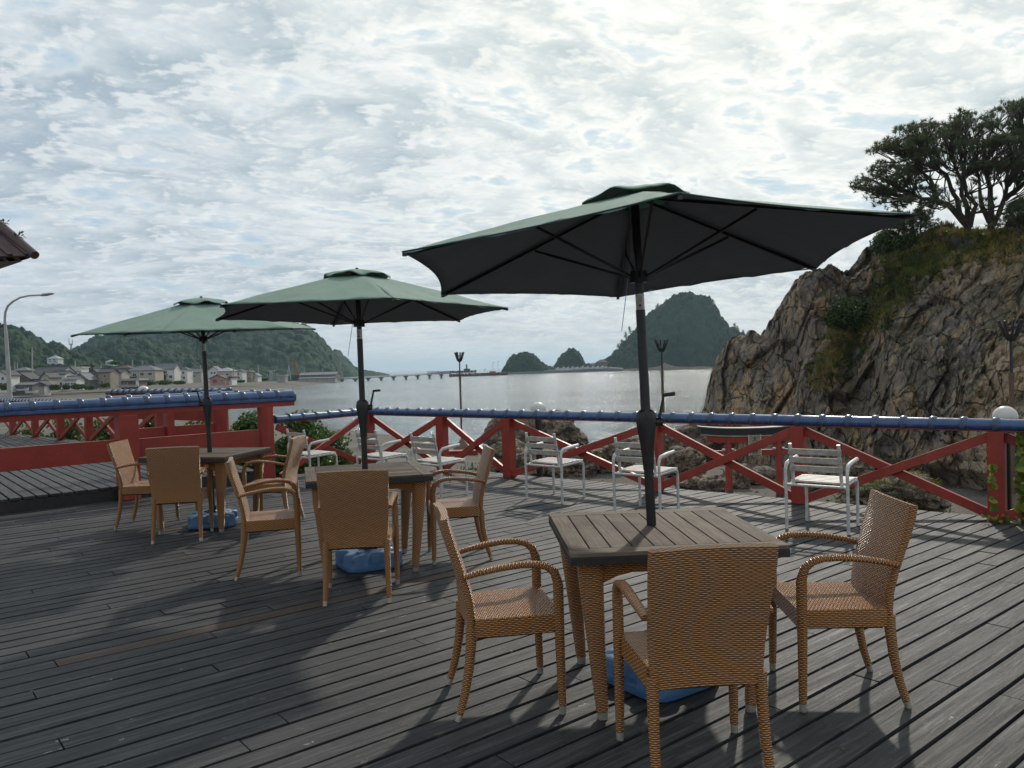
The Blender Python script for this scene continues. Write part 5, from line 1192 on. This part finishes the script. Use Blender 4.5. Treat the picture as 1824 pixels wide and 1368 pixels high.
# ================================================================== VILLAGE
def house(x0, x1, yt, ye, yb, Y, wall, roof, kind, label, yaw=0., dep=None, wins=(), extra=None, name='village_house', cat='house'):
    """x0,x1 facade edges; yt ridge, ye eave, yb base in the photograph; Y distance"""
    a, b = atY(x0, yb, Y), atY(x1, yb, Y); w = b.x-a.x; he = atY(x0, ye, Y).z-a.z; ht = atY(x0, yt, Y).z-a.z; cx = (a.x+b.x)/2; d = dep or max(6., w*.7); zb = a.z
    T = thing(name, label, cat, (cx, Y+d/2, zb), yaw, 'village houses across the bay'); hw, hd = w/2, d/2
    mb = MB(); mb.box((0, 0, he/2-.6), (w, d, he+1.2))
    o = .45
    if kind == 'gablex':   # ridge along x
        mb.add([(-hw, -hd, he), (-hw, hd, he), (-hw, 0, ht-.15)], [(0, 1, 2)]); mb.add([(hw, -hd, he), (hw, hd, he), (hw, 0, ht-.15)], [(0, 2, 1)])
    if kind == 'gabley': mb.add([(-hw, -hd+.01, he), (hw, -hd+.01, he), (0, -hd+.01, ht-.15)], [(0, 1, 2)]); mb.add([(-hw, hd, he), (hw, hd, he), (0, hd, ht-.15)], [(0, 2, 1)])
    mb.build('wall', wall, T); mb = MB(); sl = lambda h_: [(-hw-o, -hd-o, h_), (hw+o, -hd-o, h_), (hw+o, hd+o, h_), (-hw-o, hd+o, h_)]
    def slab(q, t=.22): q = [Vector(v) for v in q]; mb.add(q+[v+Vector((0, 0, t)) for v in q], [tuple(reversed(range(len(q)))), tuple(range(len(q), 2*len(q)))]+[(i, (i+1) % len(q), len(q)+(i+1) % len(q), len(q)+i) for i in range(len(q))])
    e = he-.08; kx = (ht-he)/hd*o if hd else 0; ky = (ht-he)/hw*o
    if kind == 'gablex': slab([(-hw-o, -hd-o, e-kx), (hw+o, -hd-o, e-kx), (hw+o, 0, ht-.1), (-hw-o, 0, ht-.1)]); slab([(hw+o, hd+o, e-kx), (-hw-o, hd+o, e-kx), (-hw-o, 0, ht-.1), (hw+o, 0, ht-.1)]); mb.box((0, 0, ht+.15), (w+2*o, .4, .3))
    elif kind == 'gabley': slab([(-hw-o, -hd-o, e-ky), (0, -hd-o, ht-.1), (0, hd+o, ht-.1), (-hw-o, hd+o, e-ky)]); slab([(0, -hd-o, ht-.1), (hw+o, -hd-o, e-ky), (hw+o, hd+o, e-ky), (0, hd+o, ht-.1)]); mb.box((0, 0, ht+.12), (.4, d+2*o, .3))
    elif kind == 'hip':
        r_ = max(.3, hw-hd) if hw > hd else .3; q = sl(e); R1, R2 = (-r_, 0, ht), (r_, 0, ht); mb.add([*q, R1, R2], [(0, 1, 5, 4), (1, 2, 5), (2, 3, 4, 5), (3, 0, 4), (3, 2, 1, 0)]); mb.bar((-r_-.2, 0, ht+.06), (r_+.2, 0, ht+.06), .3, .25)
    elif kind == 'flat': slab(sl(e), ht-he+.1)
    mb.build('roof', roof, T)
    W_ = wins if wins else [(-.5, .72), (.4, .72), (-.45, .25), (.5, .25)]
    for u, v in W_:
        ww = min(1.7, w*.2); wh = min(1.2, he*.26); mb = MB(); mb.box((u*hw*.9, -hd-.02, v*he), (ww, .12, wh)); wn = mb.build('window', 'hull_white', T); mb = MB(); mb.box((u*hw*.9-ww*.22, -hd-.09, v*he), (ww*.40, .03, wh*.84)); mb.box((u*hw*.9+ww*.22, -hd-.09, v*he), (ww*.40, .03, wh*.84)); mb.build('pane', 'window_glass', wn)
    if extra:
        for (nm, mt, u0, u1, v0, v1, dp) in extra:
            mb = MB(); mb.box(((u0+u1)/2*hw, -hd-dp/2, (v0+v1)/2*he), ((u1-u0)*hw, dp, (v1-v0)*he)); mb.build(nm, mt, T)
    return T
lean = ('porch_roof', 'roof_dark', -1.05, .3, .44, .50, 1.6)
HS = [
 (-10, 13, 660, 668, 692, 232, 'wall_white', 'roof_dark', 'gabley', 'white gable end with dark roof cut by the left frame edge', {}),
 (24, 50, 654, 660, 690, 330, 'wall_grey', 'roof_grey', 'hip', 'grey roofed house behind the brown gable, left of the long dark roof', {}),
 (56, 108, 654, 668, 690, 310, 'wall_white', 'roof_dark', 'gablex', 'house with the longest dark roof, behind the white two storey house', {'dep': 12}),
 (20, 54, 664, 675, 694, 262, 'wall_brown', 'roof_dark', 'gabley', 'brown house with a broad gable right of the street lamp', {'wins': [(-.3, .5), (.5, .5)]}),
 (22, 58, 682, 686, 698, 236, 'wall_grey', 'roof_grey', 'gablex', 'low dark shed with flat pitched roof at the beach, left', {'wins': [(.5, .5)], 'dep': 6}),
 (57, 70, 679, 685, 698, 240, 'wall_white', 'roof_dark', 'gabley', 'narrow white gable at the right end of the low dark shed', {'wins': [(0, .5)]}),
 (74, 88, 664, 671, 693, 258, 'wall_cream', 'roof_dark', 'gabley', 'narrow cream house with a steep gable', {'wins': [(0, .72), (0, .3)]}),
 (90, 116, 662, 667, 690, 268, 'wall_white', 'roof_dark', 'gablex', 'bright white two storey house beside the narrow cream gable', {'extra': [lean]}),
 (115, 136, 671, 676, 689, 262, 'wall_white', 'roof_grey', 'gablex', 'low white house with dark columns right of the white two storey house', {'wins': [(-.8, .4), (-.3, .4), (.3, .4), (.8, .4)], 'dep': 5}),
 (108, 128, 653, 661, 680, 330, 'wall_white', 'roof_dark', 'gabley', 'white gable showing behind the low white house', {'wins': [(0, .75)]}),
 (124, 146, 654, 655, 680, 345, 'wall_white', 'hull_white', 'flat', 'white flat roofed block behind the grey gable', {'wins': [(-.5, .8), (.2, .8)]}),
 (131, 157, 665, 676, 689, 276, 'wall_grey', 'roof_grey', 'gabley', 'grey barn with wide gable beside a dark shrub', {'wins': [(0, .4)]}),
 (156, 178, 658, 666, 686, 288, 'wall_grey', 'roof_dark', 'gabley', 'charcoal house with a plain dark gable', {'wins': [(.4, .3)]}),
 (176, 197, 657, 663, 687, 282, 'wall_tan', 'roof_dark', 'gablex', 'tan house with a dark window, left of the twin tan house', {'wins': [(.1, .7), (-.5, .25)]}),
 (198, 217, 658, 664, 686, 292, 'wall_cream', 'roof_dark', 'gablex', 'cream house with a wide dark upper window', {'wins': [(0, .66), (.4, .2)]}),
 (206, 232, 650, 656, 676, 360, 'wall_grey', 'roof_brown', 'hip', 'house with a reddish brown roof standing behind the cream houses', {'wins': [(.3, .7)]}),
 (228, 277, 651, 660, 681, 305, 'wall_cream', 'roof_grey', 'hip', 'big cream house with a wide grey hip roof', {'wins': [(-.55, .62), (.05, .66), (.7, .66), (-.5, .2)], 'extra': [('porch_roof', 'roof_dark', -1.02, -.35, .40, .46, 2.)]}),
 (216, 247, 675, 678, 689, 262, 'wall_brown', 'roof_light', 'flat', 'open carport with pale flat roof at the beach', {'wins': [(-.5, .5)], 'extra': [('low_wall', 'concrete', -1.3, .9, -.1, .3, 1.5), ('side_wall', 'wall_white', .75, 1.02, 0, .95, .4)]}),
 (276, 311, 648, 657, 678, 318, 'wall_white', 'roof_grey', 'gablex', 'white house with grey gabled roof and a brown garage door', {'wins': [(-.2, .68), (.1, .68), (.7, .3)], 'extra': [('garage_door', 'door_brown', -.3, .15, 0, .42, .15), lean]}),
 (312, 334, 653, 659, 678, 330, 'wall_white', 'roof_dark', 'hip', 'white house with a balcony left of the third umbrella pole', {'extra': [('balcony', 'hull_white', -.9, .2, .42, .55, 1.4)]}),
 (335, 359, 657, 663, 677, 345, 'wall_cream', 'roof_grey', 'gablex', 'cream bungalow with grey roof behind the third umbrella pole', {'wins': [(.0, .5)]}),
 (370, 390, 653, 660, 675, 375, 'wall_white', 'roof_grey', 'gabley', 'white gabled house right of the third umbrella pole, behind the pink one', {'wins': [(.3, .7), (-.3, .7)]}),
 (387, 414, 655, 661, 677, 365, 'wall_cream', 'roof_light', 'hip', 'cream house with a pale grey hip roof', {'wins': [(.4, .6), (-.3, .6)]}),
 (374, 401, 668, 674, 682, 318, 'wall_pink', 'roof_brown', 'gabley', 'pink shed with red doors at the beach', {'wins': [(.7, .5)], 'extra': [('shed_door', 'crane_red', -.6, -.1, 0, .7, .1)]}),
 (401, 413, 671, 673, 681, 322, 'hull_white', 'roof_brown', 'flat', 'small white lean to at the right end of the pink shed', {'wins': [(-.4, .6), (.4, .6)]}),
 (415, 432, 657, 662, 678, 378, 'wall_white', 'roof_dark', 'hip', 'slim white house with dark roof left of the last dark house', {'wins': [(-.5, .7), (.2, .7), (.3, .3)]}),
 (431, 448, 658, 663, 677, 388, 'wall_tan', 'roof_dark', 'hip', 'tan house with dark roof, next to last on the right', {}),
 (447, 459, 665, 669, 676, 392, 'wall_white', 'roof_grey', 'gabley', 'small white hut at the right end of the houses', {'wins': [(0, .5)]}),
 (84, 103, 633, 639, 646, 480, 'wall_white', 'roof_light', 'hip', 'white villa alone on the wooded hillside', {}),
 (188, 201, 641, 644, 649, 560, 'wall_white', 'roof_light', 'hip', 'tiny white house among trees above the village', {}),
]
for h in HS:
    kw = dict(h[10]); x0, x1, yt, ye, yb, Y = h[:6]; house(x0, x1, yt, ye, yb, Y, h[6], h[7], h[8], h[9], **kw)
# warehouse with long pale roofs, tank
def simple(name, label, cat, parts, loc, group=None):
    T = thing(name, label, cat, loc, 0, group)
    for nm, mt, fn in parts: mb = MB(); fn(mb); mb.build(nm, mt, T, loc)
    return T
def pxbox(mb, x0, x1, y0, y1, Y, d): a = atY(x0, y1, Y); b = atY(x1, y0, Y); mb.box(((a.x+b.x)/2, Y+d/2, (a.z+b.z)/2), (b.x-a.x, d, b.z-a.z))
house(533, 598, 664, 668.5, 678, 560, 'wall_grey', 'roof_grey', 'gablex', 'long low warehouse with pale roof at the foot of the mountain', name='harbour_warehouse', cat='warehouse', dep=16, wins=[(-.7, .4), (-.2, .4), (.3, .4), (.7, .4)])
house(533, 597, 673, 674.5, 680, 530, 'concrete', 'roof_grey', 'gablex', 'lower pale shed in front of the long warehouse', name='harbour_shed', cat='shed', dep=8, wins=[(-.6, .4), (0, .4), (.6, .4)])
house(494, 508, 668, 669.5, 678, 480, 'concrete', 'roof_light', 'flat', 'square concrete tank house on the beach, right of the village', name='concrete_shed', cat='shed', wins=[(0, .5)])
p = atY(527, 677, 545); simple('harbour_crane', 'red lattice crane beside the warehouse', 'crane', [
 ('cab', 'iron', lambda m: pxbox(m, 520, 533, 668, 678, 545, 5)), ('boom', 'crane_red', lambda m: [m.bar(atY(530+s, 668, 545), atY(523.5+s*.3, 641, 545), .45, .45) for s in (-1.6, 1.6)]+[m.bar(atY(528.5-k*1.1, 665-k*4.2, 545), atY(530.5-k*1.1, 663-k*4.2, 545), .3, .3) for k in range(5)])], p)
p = atY(515, 678, 520); simple('ship_mast', 'thin dark A frame mast left of the red crane', 'mast', [('mast', 'steel_grey', lambda m: [m.bar(atY(511, 677, 520), atY(514.5, 649, 520), .35, .35), m.bar(atY(518, 677, 520), atY(514.5, 649, 520), .35, .35), m.bar(atY(512, 667, 520), atY(517, 667, 520), .3, .3)])], p)
p = atY(482, 677, 470); simple('floodlight_tower', 'pale T shaped floodlight tower on the beach right of the village', 'tower', [('mast', 'steel_grey', lambda m: [m.bar(atY(481, 677, 470), atY(481, 661, 470), .4, .4), m.bar(atY(484, 677, 470), atY(484, 661, 470), .4, .4)]), ('platform', 'roof_light', lambda m: pxbox(m, 477, 488, 659.5, 661.3, 470, 2.5))], p)
p = atY(127, 628, 630); simple('antenna_tower', 'radio mast with two antennas in the dip of the hills', 'antenna', [
 ('lattice', 'steel_grey', lambda m: [m.bar(atY(126+s, 630, 630), atY(127+s*.5, 612, 630), .35, .35) for s in (-1.4, 1.4)]+[m.bar(atY(125.5, 630-k*3, 630), atY(128.5, 628-k*3, 630), .2, .2) for k in range(6)]+[m.bar(atY(123, 613, 630), atY(130, 613, 630), .8, .5)]), ('antenna', 'steel_grey', lambda m: m.bar(atY(123.5, 614, 630), atY(122.5, 603, 630), .35, .35)), ('antenna', 'steel_grey', lambda m: m.bar(atY(129, 614, 630), atY(128.5, 604, 630), .35, .35))], p)
for px, yt, yb, Y, lb in ((57.5, 618, 688, 280, 'tallest utility pole, in front of the long dark roof'), (26, 645, 688, 330, 'utility pole between the lamp post and the tallest utility pole'), (31, 646, 688, 335, 'utility pole close right of another one near the street lamp'), (134, 642, 680, 350, 'utility pole above the white flat roofed block'), (180, 648, 680, 330, 'utility pole behind the tan house'), (236, 641, 665, 360, 'utility pole left of the big cream hip roof'), (254, 643, 665, 350, 'utility pole right above the ridge of the big cream house'), (357, 650, 678, 340, 'utility pole just left of the third umbrella pole'), (416, 654, 680, 360, 'utility pole beside the slim white house'), (460, 650, 677, 400, 'utility pole standing alone right of the last house'), (542, 655, 668, 560, 'short pole above the warehouse roof'), (575, 657, 668, 560, 'second short pole above the warehouse roof')):
    p = atY(px, yb, Y); simple('utility_pole', lb, 'utility pole', [('pole', 'concrete', lambda m: m.bar(atY(px, yb, Y), atY(px, yt, Y), .38, .38)), ('crossarm', 'iron', lambda m: [m.bar(atY(px-2.2*300/Y, yt+2.2+k, Y), atY(px+2.2*300/Y, yt+2.2+k, Y), .2, .2) for k in (0, 3)])], p, 'utility poles in the village')
def far_shrub(px, py, Y, w, h, lb, n=700):
    p = atY(px, py, Y); s = Y/1423; T = thing('shrub', lb, 'shrub', p, 0, 'shrubs in front of the village'); mb = MB(); mb.tube([(0, 0, 0), (0, 0, h*s*.6)], [.2, .08], 5); mb.build('stem', 'bark', T); L = [leaves((random.uniform(-.3, .3)*w*s, 0, h*s*.45), (w*s*.4, w*s*.25, h*s*.5), n//4, .42, .2) for _ in range(4)]
    v, f, r = joinl(L); npmesh('foliage', v, f, 'shrub_leaf', T, rnd=r)
for q in ((142, 693, 252, 26, 9, 'dark rounded shrub in front of the grey barn'), (160, 693, 258, 16, 6, 'low shrub right of the dark rounded shrub'), (97, 694, 246, 20, 9, 'shrubs at the foot of the white two storey house'), (118, 693, 250, 16, 8, 'shrub in front of the low white house'), (10, 694, 225, 18, 12, 'shrub at the left frame edge by the white gable'), (262, 686, 285, 30, 9, 'hedge in front of the big cream house'), (290, 685, 290, 34, 8, 'hedge in front of the brown garage door'), (186, 689, 262, 14, 7, 'shrub in front of the tan house'), (320, 684, 300, 20, 6, 'shrub below the balcony house'), (204, 650, 400, 20, 8, 'tree clump above the cream houses'), (160, 655, 380, 20, 8, 'tree clump behind the charcoal house'), (470, 678, 430, 18, 5, 'low shrubs right of the small white hut'), (430, 681, 360, 14, 4, 'shrub in front of the last dark roofed houses'), (74, 656, 420, 30, 9, 'tree clump behind the longest dark roof')): far_shrub(*q)
def boat(px, py, Y, L, lb, cab=True, hull='hull_white', grp='small boats'):
    p = atY(px, py, Y); T = thing('small_boat', lb, 'boat', p, 0, grp); mb = MB(); rg = []
    for i in range(9):
        u = -1+2*i/8; w = L*.16*(1-max(0, u)**2.5*.9); z = L*.16+L*.05*max(0, u)**2; rg.append([(u*L/2, -w, z), (u*L/2*.96, -w*.55, 0), (u*L/2*.96, w*.55, 0), (u*L/2, w, z)])
    mb.rings(rg); mb.build('hull', hull, T)
    if cab: mb = MB(); mb.box((-L*.15, 0, L*.24), (L*.22, L*.16, L*.16)); mb.build('cabin', 'hull_white', T); mb = MB(); mb.bar((-L*.1, 0, L*.3), (-L*.1, 0, L*.75), .12, .12); mb.build('mast', 'steel_grey', T)
    return T
boat(41, 696, 235, 3.4, 'white rowing boat pulled up on the beach, left one', False, grp='boats pulled up on the beach'); boat(57, 700, 232, 3.6, 'white rowing boat pulled up on the beach, right one', False, grp='boats pulled up on the beach')
for i, px in enumerate((996, 1006, 1014, 1022, 1031, 1040, 1049, 1058, 1067, 1075)):
    y = 658-.029*(px-1000)-(i % 2)*.6; boat(px, y, 822, 7.2, ['first', 'second', 'third', 'fourth', 'fifth', 'sixth', 'seventh', 'eighth', 'ninth', 'tenth'][i]+' white fishing boat from the left below the big island', True, grp='fishing boats moored at the island')
house(1063, 1083, 641, 645, 654, 842, 'wall_brown', 'roof_dark', 'hip', 'dark red shrine building with hipped roof at the foot of the big island', name='shrine_building', cat='building', wins=[(-.5, .5), (.5, .5)])
house(1054, 1063, 647, 649, 655, 846, 'wall_grey', 'roof_grey', 'gablex', 'small grey hut left of the shrine building', name='harbour_hut', cat='hut', wins=[(0, .5)])

# ================================================================== BRIDGE, BREAKWATERS
p = atY(690, 672, 590); T = thing('footbridge', 'long low bridge on concrete piers crossing the bay', 'bridge', p)
PX = [585, 609, 633, 656, 679, 701, 723, 744, 765, 786]
line = [(532, 679.5, 556), (560, 678, 563), (600, 675.2, 575), (640, 672.8, 584), (700, 669.6, 600), (760, 666.5, 618), (802, 664.6, 630)]
def dz_(px): xs, ys, Ys = zip(*line); return atY(px, float(np.interp(px, xs, ys)), float(np.interp(px, xs, Ys)))
mb = MB(); nseg = 46
for k in range(nseg): a = dz_(532+270*k/nseg); b = dz_(532+270*(k+1)/nseg); mb.bar(a-Vector((0, 0, .3)), b-Vector((0, 0, .3)), 2.6, .55)
mb.build('deck_beam', 'concrete', T, p)
mb = MB()
for k in range(136): a = dz_(532+270*k/136); mb.box(a+Vector((0, -1.2, .35)), (.25, .2, .75)); 
for k in range(nseg): a = dz_(532+270*k/nseg); b = dz_(532+270*(k+1)/nseg); mb.bar(a+Vector((0, -1.2, .75)), b+Vector((0, -1.2, .75)), .15, .15)
mb.build('railing', 'steel_grey', T, p)
for px in PX:
    a = dz_(px); mb = MB(); mb.box((a.x, a.y, a.z-1.0), (3.2, 3., .9)); mb.box((a.x, a.y, (a.z-1.2+WZ-1)/2), (1.5, 2.2, a.z-1.2-WZ+1)); mb.build('pier', 'sea_wall', T, p)
def bwater(label, x0, x1, y0, y1, Y, blocks, mt, extra=None):
    p = atY((x0+x1)/2, y1, Y); T = thing('breakwater', label, 'breakwater', p, 0, 'breakwaters'); mb = MB(); pxbox(mb, x0, x1, y0+.8, y1+2, Y, 10); mb.build('wall', mt, T, p); mb = MB(); rr_ = random.Random(x0)
    for k in range(blocks): u = x0+(x1-x0)*k/blocks; pxbox(mb, u, u+(x1-x0)/blocks*rr_.uniform(.6, 1.2), y0-rr_.uniform(0, 1.2)-(u-x0)*.028+(x1-x0)*.014, y1-.5, Y-2, 6)
    mb.build('armour_blocks', mt, T, p)
    if extra: extra(T, p)
    return T
def lh(T, p):
    mb = MB(); pxbox(mb, 826, 837, 656.5, 661, 900, 6); b = mb.build('light_house_base', 'rust_red', T, p); mb = MB(); c = atY(831, 657, 900); mb.lathe([(1.1, 0), (.8, 3.6), (1.2, 3.7), (.7, 4.9), (.1, 5.3)], 12, (c.x, c.y+3, c.z)); mb.build('beacon', 'wall_grey', T, p)
bwater('outer reddish breakwater with a small beacon on it', 761, 848, 661.5, 664, 900, 26, 'rust_red', lh)
bwater('nearer dark breakwater reaching left from the islet', 800, 905, 665, 669, 720, 34, 'rust_red')
for px, yt, lb in ((878, 645, 'left one of two thin lamp masts beside the low islet'), (887, 643, 'right one of two thin lamp masts beside the low islet'), (863, 657, 'short lone pole on the nearer breakwater')):
    p = atY(px, 666, 725); simple('lamp_mast', lb, 'mast', [('pole', 'steel_grey', lambda m: m.bar(atY(px, 667, 725), atY(px, yt, 725), .32, .32)), ('lamp_arm', 'steel_grey', lambda m: m.bar(atY(px, yt+.4, 725), atY(px+2.6, yt+.4, 725), .3, .4))], p, 'masts on the nearer breakwater')
p = atY(876, 665, 715); simple('harbour_hut', 'small red hut beside the two thin masts', 'hut', [('wall', 'crane_red', lambda m: pxbox(m, 872, 883, 661.5, 666, 715, 4)), ('roof', 'roof_brown', lambda m: pxbox(m, 871, 884, 660.7, 661.5, 715, 5))], p)

# ------------------------------------------------------------------ sea air
hb = MB(); hb.box((0, 6700, 70), (15000, 14400, 170)); m = bpy.data.materials.new('sea_air'); m.use_nodes = True; MATS['sea_air'] = m; g = NT(m.node_tree); g.n.clear()
vv = g.node('ShaderNodeVolumePrincipled', ins={'Color': (.60, .82, 1., 1), 'Density': .00011, 'Anisotropy': .35}); oo = g.node('ShaderNodeOutputMaterial'); g.l.new(vv.outputs[0], oo.inputs[1])
tag(hb.build('haze', 'sea_air'), kind='stuff')
